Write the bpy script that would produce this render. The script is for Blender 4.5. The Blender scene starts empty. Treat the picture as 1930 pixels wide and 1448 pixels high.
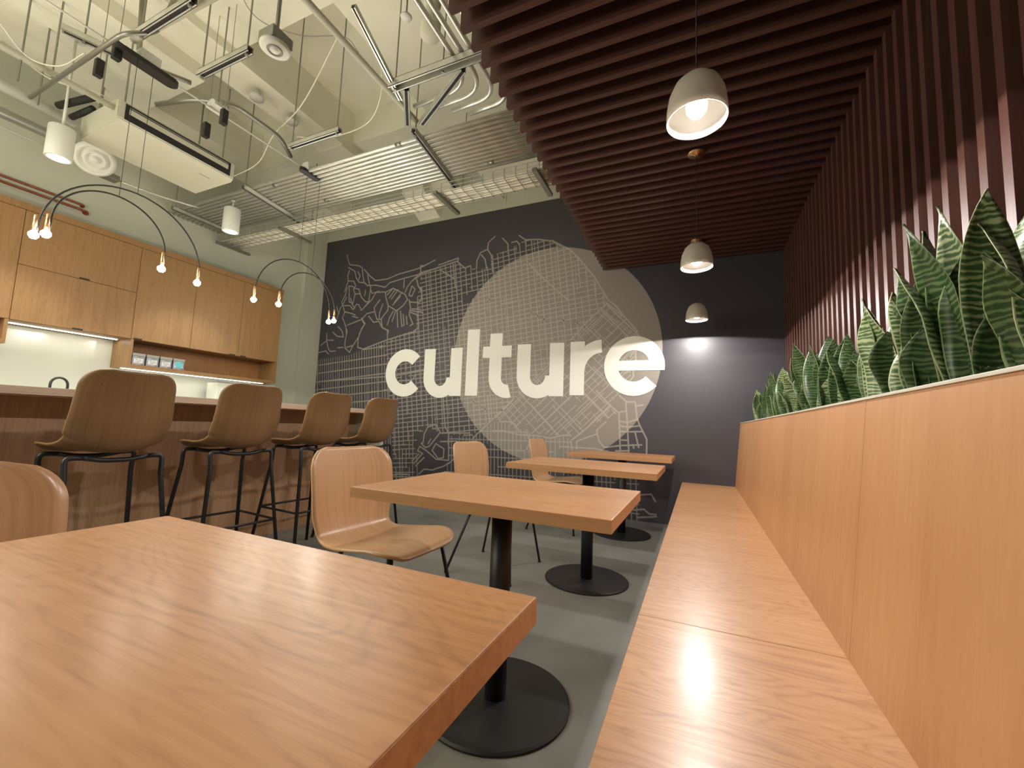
import bpy, bmesh, math, random
from mathutils import Vector, Matrix
R = math.radians
PI = math.pi
SC = bpy.context.scene
COL = SC.collection

# ---------------------------------------------------------------- camera
def make_camera():
    yaw, pitch, roll = .4234, .0955, .0400
    cy, sy, cp, sp, cr, sr = math.cos(yaw), math.sin(yaw), math.cos(pitch), math.sin(pitch), math.cos(roll), math.sin(roll)
    f = Vector((-sy * cp, cy * cp, sp)); x = Vector((cy, sy, 0)); u = x.cross(f)
    x2 = cr * x + sr * u; u2 = -sr * x + cr * u
    cam = bpy.data.cameras.new('camera'); cam.sensor_width = 36; cam.sensor_fit = 'HORIZONTAL'
    cam.lens = 36 * 785.4 / 1930; cam.clip_start = .02; cam.clip_end = 60
    o = bpy.data.objects.new('camera', cam); COL.objects.link(o)
    m = Matrix((x2, u2, -f)).transposed().to_4x4(); m.translation = Vector((0, 0, .985))
    o.matrix_world = m; SC.camera = o
make_camera()

# ---------------------------------------------------------------- world, lights, exposure
w = bpy.data.worlds.new('world'); SC.world = w; w.use_nodes = True
w.node_tree.nodes['Background'].inputs[0].default_value = (1.0, .95, .82, 1)
w.node_tree.nodes['Background'].inputs[1].default_value = .07
SC.view_settings.view_transform = 'Standard'; SC.view_settings.look = 'None'
SC.view_settings.exposure = 0.6; SC.view_settings.gamma = 1; SC.view_settings.use_curve_mapping = False

def light(kind, loc, power, color=(1, .93, .82), size=.05, rot=(0, 0, 0), spot=None, blend=.4, sy=None, parent=None, name='lamp_or_fill_light'):
    l = bpy.data.lights.new(name, kind); l.energy = power; l.color = color
    if kind == 'AREA':
        l.shape = 'RECTANGLE'; l.size = size; l.size_y = sy or size
    else:
        l.shadow_soft_size = size
    if kind == 'SPOT': l.spot_size = R(spot); l.spot_blend = blend
    o = bpy.data.objects.new(name, l); COL.objects.link(o); o.location = loc; o.rotation_euler = rot
    if parent: o.parent = parent
    return o
PEND = [(-.004, 1.40), (-.010, 2.75), (-.016, 4.10)]      # pendants over the bench edge
PZ = 2.00                                                  # height of their rims
# added invisible fill lights behind and beside the camera, for lamps out of view
for (x, y, p) in ((-3.3, -.9, 26), (-4.3, -.6, 26)):
    light('AREA', (x, y, 3.1), p, (1, .94, .80), .5)
for (x, y, z, p) in ((-2.8, -1.1, 1.95, 80), (-4.4, -.5, 1.95, 52), (-2.25, 2.3, 2.2, 19), (-4.1, 3.2, 2.0, 15)):   # added soft fill points that brighten ceiling and walls, no fixture there
    light('POINT', (x, y, z), p, (1, .97, .83), .45)

# ---------------------------------------------------------------- materials
def _nt(name):
    m = bpy.data.materials.new(name); m.use_nodes = True
    nt = m.node_tree; return m, nt, nt.nodes['Principled BSDF']
def plain(name, c, rough=.5, metal=0, emit=None, es=0, spec=None, bump=0, bscale=40, var=0, vscale=3):
    m, nt, b = _nt(name)
    b.inputs['Base Color'].default_value = (*c, 1); b.inputs['Roughness'].default_value = rough; b.inputs['Metallic'].default_value = metal
    if spec is not None: b.inputs['Specular IOR Level'].default_value = spec
    if emit: b.inputs['Emission Color'].default_value = (*emit, 1); b.inputs['Emission Strength'].default_value = es
    tc = nt.nodes.new('ShaderNodeTexCoord')
    if var:
        n = nt.nodes.new('ShaderNodeTexNoise'); n.inputs['Scale'].default_value = vscale; n.inputs['Detail'].default_value = 6
        nt.links.new(tc.outputs['Object'], n.inputs['Vector'])
        r = nt.nodes.new('ShaderNodeValToRGB'); r.color_ramp.elements[0].position = .3; r.color_ramp.elements[1].position = .7
        r.color_ramp.elements[0].color = (*[k * (1 - var) for k in c], 1); r.color_ramp.elements[1].color = (*[min(1, k * (1 + var)) for k in c], 1)
        nt.links.new(n.outputs['Fac'], r.inputs[0]); nt.links.new(r.outputs[0], b.inputs['Base Color'])
    if bump:
        n = nt.nodes.new('ShaderNodeTexNoise'); n.inputs['Scale'].default_value = bscale; n.inputs['Detail'].default_value = 5
        nt.links.new(tc.outputs['Object'], n.inputs['Vector'])
        bp = nt.nodes.new('ShaderNodeBump'); bp.inputs['Strength'].default_value = bump; bp.inputs['Distance'].default_value = .01
        nt.links.new(n.outputs['Fac'], bp.inputs['Height']); nt.links.new(bp.outputs[0], b.inputs['Normal'])
    return m
def wood(name, axis, dark, mid, lightc, rough=.38, scale=1.0, cath=.5, uv=False, fine=.38, coat=0.0):
    """oak: the grain runs along axis (0 x, 1 y, 2 z); fine streaks, broad tone bands and cathedral figure"""
    m, nt, b = _nt(name); N = nt.nodes; L = nt.links
    tc = N.new('ShaderNodeTexCoord')
    def mp(s_long, s_cross, off=0):
        k = N.new('ShaderNodeMapping'); s = [s_cross * scale] * 3; s[axis] = s_long * scale
        k.inputs['Scale'].default_value = s; k.inputs['Location'].default_value = (off, off * .7, off * .3)
        L.new(tc.outputs['UV' if uv else 'Object'], k.inputs['Vector']); return k
    a = mp(2.6, 85); n1 = N.new('ShaderNodeTexNoise'); n1.inputs['Scale'].default_value = 1; n1.inputs['Detail'].default_value = 5; n1.inputs['Roughness'].default_value = .6
    L.new(a.outputs[0], n1.inputs['Vector'])
    c = mp(.7, 5.5, 3); n2 = N.new('ShaderNodeTexNoise'); n2.inputs['Scale'].default_value = 1; n2.inputs['Detail'].default_value = 3
    L.new(c.outputs[0], n2.inputs['Vector'])
    d = mp(.9, 3.6, 7); n3 = N.new('ShaderNodeTexNoise'); n3.inputs['Scale'].default_value = 1; n3.inputs['Detail'].default_value = 3.2; n3.inputs['Distortion'].default_value = .6
    L.new(d.outputs[0], n3.inputs['Vector'])
    mu = N.new('ShaderNodeMath'); mu.operation = 'MULTIPLY'; mu.inputs[1].default_value = 180; L.new(n3.outputs['Fac'], mu.inputs[0])
    sn = N.new('ShaderNodeMath'); sn.operation = 'SINE'; L.new(mu.outputs[0], sn.inputs[0])
    h = N.new('ShaderNodeMapRange'); h.inputs[1].default_value = -1; h.inputs[2].default_value = 1; L.new(sn.outputs[0], h.inputs[0])
    pw = N.new('ShaderNodeMath'); pw.operation = 'POWER'; pw.inputs[1].default_value = .45; L.new(h.outputs[0], pw.inputs[0]); h = pw
    m1 = N.new('ShaderNodeMix'); m1.inputs[0].default_value = fine; L.new(n1.outputs['Fac'], m1.inputs[2]); L.new(n2.outputs['Fac'], m1.inputs[3])
    m2 = N.new('ShaderNodeMix'); m2.inputs[0].default_value = .30 * cath; L.new(m1.outputs[0], m2.inputs[2]); L.new(h.outputs[0], m2.inputs[3])
    r = N.new('ShaderNodeValToRGB'); e = r.color_ramp.elements
    e[0].position = .34; e[0].color = (*dark, 1); e[1].position = .72; e[1].color = (*lightc, 1)
    k = e.new(.5); k.color = (*mid, 1)
    L.new(m2.outputs[0], r.inputs[0]); L.new(r.outputs[0], b.inputs['Base Color'])
    rr = N.new('ShaderNodeMapRange'); rr.inputs[3].default_value = rough + .08; rr.inputs[4].default_value = rough - .06
    L.new(n1.outputs['Fac'], rr.inputs[0]); L.new(rr.outputs[0], b.inputs['Roughness'])
    bp = N.new('ShaderNodeBump'); bp.inputs['Strength'].default_value = .12; bp.inputs['Distance'].default_value = .002
    L.new(n1.outputs['Fac'], bp.inputs['Height']); L.new(bp.outputs[0], b.inputs['Normal'])
    b.inputs['Specular IOR Level'].default_value = .45
    if coat: b.inputs['Coat Weight'].default_value = coat; b.inputs['Coat Roughness'].default_value = .22
    return m
M = {}
OAK = ((.36, .168, .064), (.48, .25, .105), (.56, .31, .145))
M['oak_x'] = wood('oak_x', 0, *OAK, coat=.35)
M['oak_t'] = wood('oak_table_top', 0, (.31, .132, .043), (.41, .185, .066), (.48, .235, .092), coat=.2, cath=.38)
M['oak_y'] = wood('oak_y', 1, *OAK, coat=.2)
M['oak_z'] = wood('oak_z', 2, (.46, .225, .098), (.51, .26, .118), (.56, .30, .145), cath=.05, fine=.68, scale=.8)
M['oak_edge'] = wood('oak_edge', 0, (.36, .18, .075), (.43, .225, .10), (.49, .27, .125), cath=.1)
M['ply'] = wood('ply', 1, (.45, .25, .12), (.54, .32, .165), (.60, .37, .20), cath=.1, uv=True, rough=.32, coat=.2)
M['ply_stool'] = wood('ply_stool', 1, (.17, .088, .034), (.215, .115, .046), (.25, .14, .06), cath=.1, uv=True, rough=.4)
M['cab'] = wood('cab', 2, (.20, .108, .040), (.245, .135, .052), (.285, .165, .066), cath=.3, rough=.45)
M['cab_dark'] = wood('cab_dark', 2, (.28, .13, .045), (.33, .16, .058), (.38, .19, .07), cath=.3, rough=.45)
M['bar_front'] = wood('bar_front', 2, (.30, .165, .085), (.38, .22, .12), (.47, .29, .17), cath=.35, scale=1.3, rough=.4)
M['bar_top'] = wood('bar_top', 1, (.46, .33, .24), (.54, .40, .30), (.60, .46, .36), cath=.2, rough=.4)
SL = ((.066, .027, .020), (.082, .035, .027), (.102, .045, .035))
M['slat'] = wood('slat', 2, *SL, cath=.1, rough=.42)
M['slat_x'] = wood('slat_x', 0, *SL, cath=.1, rough=.42)
M['slat_back'] = wood('slat_back', 2, (.10, .036, .018), (.12, .045, .022), (.14, .055, .028), cath=.1, rough=.6)
M['black'] = plain('black_powder_coat', (.012, .012, .013), .45)
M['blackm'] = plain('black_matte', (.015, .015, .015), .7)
M['backing'] = plain('dark_backing', (.018, .009, .008), .8)
M['wall'] = plain('painted_wall', (.48, .495, .40), .75, var=.03, vscale=1.2, bump=.05)
M['conc'] = plain('painted_concrete', (.83, .82, .68), .8, var=.09, vscale=1.6, bump=.35, bscale=9)
M['floor'] = plain('polished_concrete', (.22, .22, .20), .42, var=.18, vscale=2.4, bump=.03)
M['floor'].node_tree.nodes['Principled BSDF'].inputs['Specular IOR Level'].default_value = .35
M['white'] = plain('white_enamel', (.66, .68, .61), .45)
M['cream'] = plain('cream_enamel', (.54, .545, .43), .5)
M['galv'] = plain('galvanised_steel', (.62, .63, .58), .36, .7, var=.08, vscale=14)
M['galvd'] = plain('dull_steel', (.30, .30, .26), .42, .8)
M['brass'] = plain('brass', (.75, .48, .25), .3, 1)
M['copper'] = plain('copper_pipe', (.34, .11, .06), .4, .8)
M['shade'] = plain('pendant_shade', (.40, .37, .31), .35)
def _translucent(m, c, f):
    nt = m.node_tree; b = nt.nodes['Principled BSDF']; out = nt.nodes['Material Output']
    t = nt.nodes.new('ShaderNodeBsdfTranslucent'); t.inputs[0].default_value = (*c, 1); x = nt.nodes.new('ShaderNodeMixShader'); x.inputs[0].default_value = f
    nt.links.new(b.outputs[0], x.inputs[1]); nt.links.new(t.outputs[0], x.inputs[2]); nt.links.new(x.outputs[0], out.inputs[0])
_translucent(M['shade'], (.9, .82, .70), .16)
M['bulb'] = plain('pendant_bulb', (1, 1, 1), .5, emit=(1, .93, .86), es=7)
M['bulb_s'] = plain('small_bulb', (1, 1, 1), .5, emit=(1, .90, .78), es=75)
M['lens'] = plain('downlight_lens', (1, 1, 1), .5, emit=(1, .98, .95), es=3.2)
M['led'] = plain('led_strip', (1, 1, 1), .5, emit=(1, .97, .85), es=4)
M['splash'] = plain('glossy_backsplash', (.62, .64, .58), .12)
M['mural'] = plain('mural_ground', (.046, .043, .051), .42)
M['mcirc'] = plain('mural_circle', (.25, .225, .195), .55)
M['mline'] = plain('mural_street_line', (.25, .23, .205), .6)
M['mlinec'] = plain('mural_street_line_in_circle', (.38, .35, .31), .55)
M['mlet'] = plain('mural_letter', (.82, .82, .76), .5)
M['cable'] = plain('beige_cable', (.72, .70, .57), .6)
M['grey'] = plain('grey_plastic', (.25, .25, .23), .6)
M['bin'] = plain('clear_bin_plastic', (.22, .23, .27), .25, var=.5, vscale=25)
M['binw'] = plain('snack_wrappers', (.55, .55, .56), .5, var=.5, vscale=40)
M['teal'] = plain('teal_label', (.10, .42, .47), .5)
M['rim'] = plain('planter_rim', (.62, .60, .52), .4)
M['moss'] = plain('moss', (.045, .085, .022), .9, var=.5, vscale=60, bump=.8, bscale=80)
def leaf_mat(name, dark, pale, edge):
    m, nt, b = _nt(name); N = nt.nodes; L = nt.links
    uv = N.new('ShaderNodeUVMap'); mp = N.new('ShaderNodeMapping'); mp.inputs['Scale'].default_value = (2.6, 25, 1)
    L.new(uv.outputs[0], mp.inputs[0])
    n = N.new('ShaderNodeTexNoise'); n.inputs['Scale'].default_value = 1.4; n.inputs['Detail'].default_value = 5; n.inputs['Distortion'].default_value = 1.2
    L.new(mp.outputs[0], n.inputs['Vector'])
    wv = N.new('ShaderNodeTexWave'); wv.bands_direction = 'Y'; wv.inputs['Scale'].default_value = .42; wv.inputs['Distortion'].default_value = 8.5; wv.inputs['Detail'].default_value = 3; wv.inputs['Detail Scale'].default_value = 1.4
    L.new(mp.outputs[0], wv.inputs['Vector'])
    mx = N.new('ShaderNodeMix'); mx.inputs[0].default_value = .45; L.new(wv.outputs['Fac'], mx.inputs[2]); L.new(n.outputs['Fac'], mx.inputs[3])
    r = N.new('ShaderNodeValToRGB'); e = r.color_ramp.elements; e[0].position = .40; e[0].color = (*dark, 1); e[1].position = .76; e[1].color = (*pale, 1)
    L.new(mx.outputs[0], r.inputs[0])
    sx = N.new('ShaderNodeSeparateXYZ'); L.new(uv.outputs[0], sx.inputs[0])
    s1 = N.new('ShaderNodeMath'); s1.operation = 'SUBTRACT'; s1.inputs[1].default_value = .5; L.new(sx.outputs[0], s1.inputs[0])
    s2 = N.new('ShaderNodeMath'); s2.operation = 'ABSOLUTE'; L.new(s1.outputs[0], s2.inputs[0])
    s3 = N.new('ShaderNodeMath'); s3.operation = 'GREATER_THAN'; s3.inputs[1].default_value = .482; L.new(s2.outputs[0], s3.inputs[0])
    m2 = N.new('ShaderNodeMix'); m2.data_type = 'RGBA'; m2.inputs[7].default_value = (*edge, 1)
    L.new(s3.outputs[0], m2.inputs[0]); L.new(r.outputs[0], m2.inputs[6]); L.new(m2.outputs[2], b.inputs['Base Color'])
    b.inputs['Roughness'].default_value = .38
    return m
M['leaf'] = leaf_mat('snake_leaf', (.018, .048, .013), (.10, .155, .06), (.17, .22, .09))
M['leafp'] = leaf_mat('snake_leaf_pale', (.045, .095, .03), (.34, .38, .20), (.34, .38, .20))

# ---------------------------------------------------------------- helpers
def obj(name, bm, mat, parent=None, smooth=False, recalc=True):
    me = bpy.data.meshes.new(name)
    if recalc: bmesh.ops.recalc_face_normals(bm, faces=bm.faces[:])
    bm.to_mesh(me); bm.free()
    for mm in (mat if isinstance(mat, (list, tuple)) else [mat]): me.materials.append(mm)
    if smooth: me.polygons.foreach_set('use_smooth', [True] * len(me.polygons))
    o = bpy.data.objects.new(name, me); COL.objects.link(o)
    if parent: o.parent = parent
    return o
def tag(o, label, cat, group=None, kind=None):
    o['label'] = label; o['category'] = cat
    if group: o['group'] = group
    if kind: o['kind'] = kind
    return o
def thing(name, label, cat, loc=(0, 0, 0), rz=0, group=None):
    o = bpy.data.objects.new(name, None); COL.objects.link(o); o.location = loc; o.rotation_euler = (0, 0, rz); o.empty_display_size = .1
    return tag(o, label, cat, group)
def struct(name, bm, mat, parent=None):
    o = obj(name, bm, mat, parent)
    if not parent: o['kind'] = 'structure'
    return o
def box(x0, x1, y0, y1, z0, z1, bev=0, bm=None):
    bm2 = bmesh.new(); bmesh.ops.create_cube(bm2, size=1)
    for v in bm2.verts: v.co = Vector(((x0 + x1) / 2 + v.co.x * (x1 - x0), (y0 + y1) / 2 + v.co.y * (y1 - y0), (z0 + z1) / 2 + v.co.z * (z1 - z0)))
    if bev: bmesh.ops.bevel(bm2, geom=bm2.edges[:], offset=bev, segments=2, affect='EDGES', profile=.6)
    if bm is None: return bm2
    me = bpy.data.meshes.new('t'); bm2.to_mesh(me); bm2.free(); bm.from_mesh(me); bpy.data.meshes.remove(me); return bm
def prism(pts, axis, a, b, bm=None):
    """extrude a closed 2D outline along axis from a to b; pts are the two other coordinates in order"""
    bm = bm or bmesh.new()
    def P(p, t):
        c = list(p); c.insert(axis, t); return bm.verts.new(c)
    A = [P(p, a) for p in pts]; B = [P(p, b) for p in pts]; n = len(pts)
    bm.faces.new(A); bm.faces.new(B[::-1])
    for i in range(n): bm.faces.new((A[i], B[i], B[(i + 1) % n], A[(i + 1) % n]))
    return bm
def fillet(pts, rad, n=5):
    pts = [Vector(p) for p in pts]; out = [pts[0]]
    for i in range(1, len(pts) - 1):
        a, p, b = pts[i - 1], pts[i], pts[i + 1]
        r = min(rad, (a - p).length * .45, (b - p).length * .45)
        s = p + (a - p).normalized() * r; e = p + (b - p).normalized() * r
        for k in range(n + 1):
            t = k / n; out.append(s * (1 - t) ** 2 + p * 2 * t * (1 - t) + e * t * t)
    out.append(pts[-1]); return out
def tube(pts, r, seg=8, bm=None, closed=False, caps=True):
    bm = bm or bmesh.new(); pts = [Vector(p) for p in pts]; n = len(pts); rings = []; up = None
    for i, p in enumerate(pts):
        if closed: d = pts[(i + 1) % n] - pts[i - 1]
        else: d = (pts[min(i + 1, n - 1)] - pts[max(i - 1, 0)])
        d.normalize()
        if up is None:
            up = Vector((0, 0, 1)) if abs(d.z) < .9 else Vector((1, 0, 0))
        x = up - d * up.dot(d); x.normalize(); y = d.cross(x); up = x
        rr = r[i] if isinstance(r, (list, tuple)) else r
        rings.append([bm.verts.new(p + x * math.cos(2 * PI * k / seg) * rr + y * math.sin(2 * PI * k / seg) * rr) for k in range(seg)])
    for i in range(n if closed else n - 1):
        A, B = rings[i], rings[(i + 1) % n]
        for k in range(seg): bm.faces.new((A[k], A[(k + 1) % seg], B[(k + 1) % seg], B[k]))
    if caps and not closed: bm.faces.new(rings[0][::-1]); bm.faces.new(rings[-1])
    return bm
def lathe(prof, c=(0, 0, 0), seg=32, bm=None, axis=2):
    """spin (radius, height) points about a vertical axis through c"""
    bm = bm or bmesh.new(); rings = []
    for r, h in prof:
        if r < 1e-5: rings.append([bm.verts.new((c[0], c[1], c[2] + h))]); continue
        rings.append([bm.verts.new((c[0] + r * math.cos(2 * PI * k / seg), c[1] + r * math.sin(2 * PI * k / seg), c[2] + h)) for k in range(seg)])
    for A, B in zip(rings, rings[1:]):
        for k in range(seg):
            k2 = (k + 1) % seg
            if len(A) == 1 and len(B) == 1: continue
            if len(A) == 1: bm.faces.new((A[0], B[k], B[k2]))
            elif len(B) == 1: bm.faces.new((A[k], B[0], A[k2]))
            else: bm.faces.new((A[k], B[k], B[k2], A[k2]))
    return bm
def spline(ctrl, n):
    """Catmull-Rom through control points"""
    c = [Vector(p) for p in ctrl]; c = [c[0] * 2 - c[1]] + c + [c[-1] * 2 - c[-2]]; out = []; m = len(c) - 3
    for i in range(n + 1):
        t = i / n * m; k = min(int(t), m - 1); t -= k
        a, b, d, e = c[k:k + 4]
        out.append(.5 * ((2 * b) + (-a + d) * t + (2 * a - 5 * b + 4 * d - e) * t * t + (-a + 3 * b - 3 * d + e) * t ** 3))
    return out
def dup(root, loc, rz, label, group=None):
    r = root.copy(); COL.objects.link(r); r.location = loc; r.rotation_euler = (0, 0, rz); r['label'] = label
    if group: r['group'] = group
    for ch in list(root.children):
        c = ch.copy(); COL.objects.link(c); c.parent = r
        for g in ch.children:
            d = g.copy(); COL.objects.link(d); d.parent = c
    return r
ORD = ['nearest', 'second', 'third', 'fourth', 'fifth', 'sixth', 'seventh', 'eighth', 'ninth', 'tenth', 'eleventh', 'twelfth', 'thirteenth', 'fourteenth', 'fifteenth', 'sixteenth']

# ---------------------------------------------------------------- the room
YW = 4.61; XL = -5.45; ZC = 4.45
struct('floor', box(XL - .1, .9, -3.0, YW, -.1, 0), M['floor'])
struct('wall_back', box(XL - .1, 1.2, YW, YW + .12, 0, ZC), M['wall'])
struct('wall_left', box(XL - .12, XL, -3.0, YW, 0, ZC), M['wall'])
struct('wall_right', box(.865, 1.0, -3.0, YW, 0, ZC), M['wall'])
struct('trim_1', box(XL, -5.40, 4.262, YW, 0, ZC), M['wall'])                      # shallow pier in the corner
struct('ceiling', box(XL - .1, 1.0, -3.0, YW, ZC, ZC + .12), M['conc'])
# concrete beams running towards the mural and the cross girders between them
for i, (x0, x1, y0, y1, z0) in enumerate(((-3.96, -3.60, -3, 3.15, 4.0), (-2.45, -1.55, -3, YW, 4.02), (-5.45, -4.95, -3, YW, 4.0),
                                          (-3.60, -2.45, 1.35, 2.0, 4.08), (-4.95, -3.96, .95, 1.95, 3.87), (-3.60, -2.45, 3.3, 3.8, 4.1), (-4.95, -3.60, 3.15, 3.6, 3.98))):
    struct('trim_%d' % (i + 2), box(x0, x1, y0, y1, z0, ZC), M['conc'])
b = bmesh.new(); prism([(4.2, 4.0), (YW, 3.80), (YW, ZC), (4.2, ZC)], 0, -3.62, -3.28, b)
struct('trim_9', b, M['conc'])                                                     # bracket-shaped beam end over the mural
struct('trim_10', box(-3.28, -2.95, 4.35, YW, 4.05, ZC), M['conc'])
struct('baseboard_back', box(-5.4, -.16, YW - .012, YW, 0, .035), plain('wall_base', (.16, .16, .16), .5))

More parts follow.
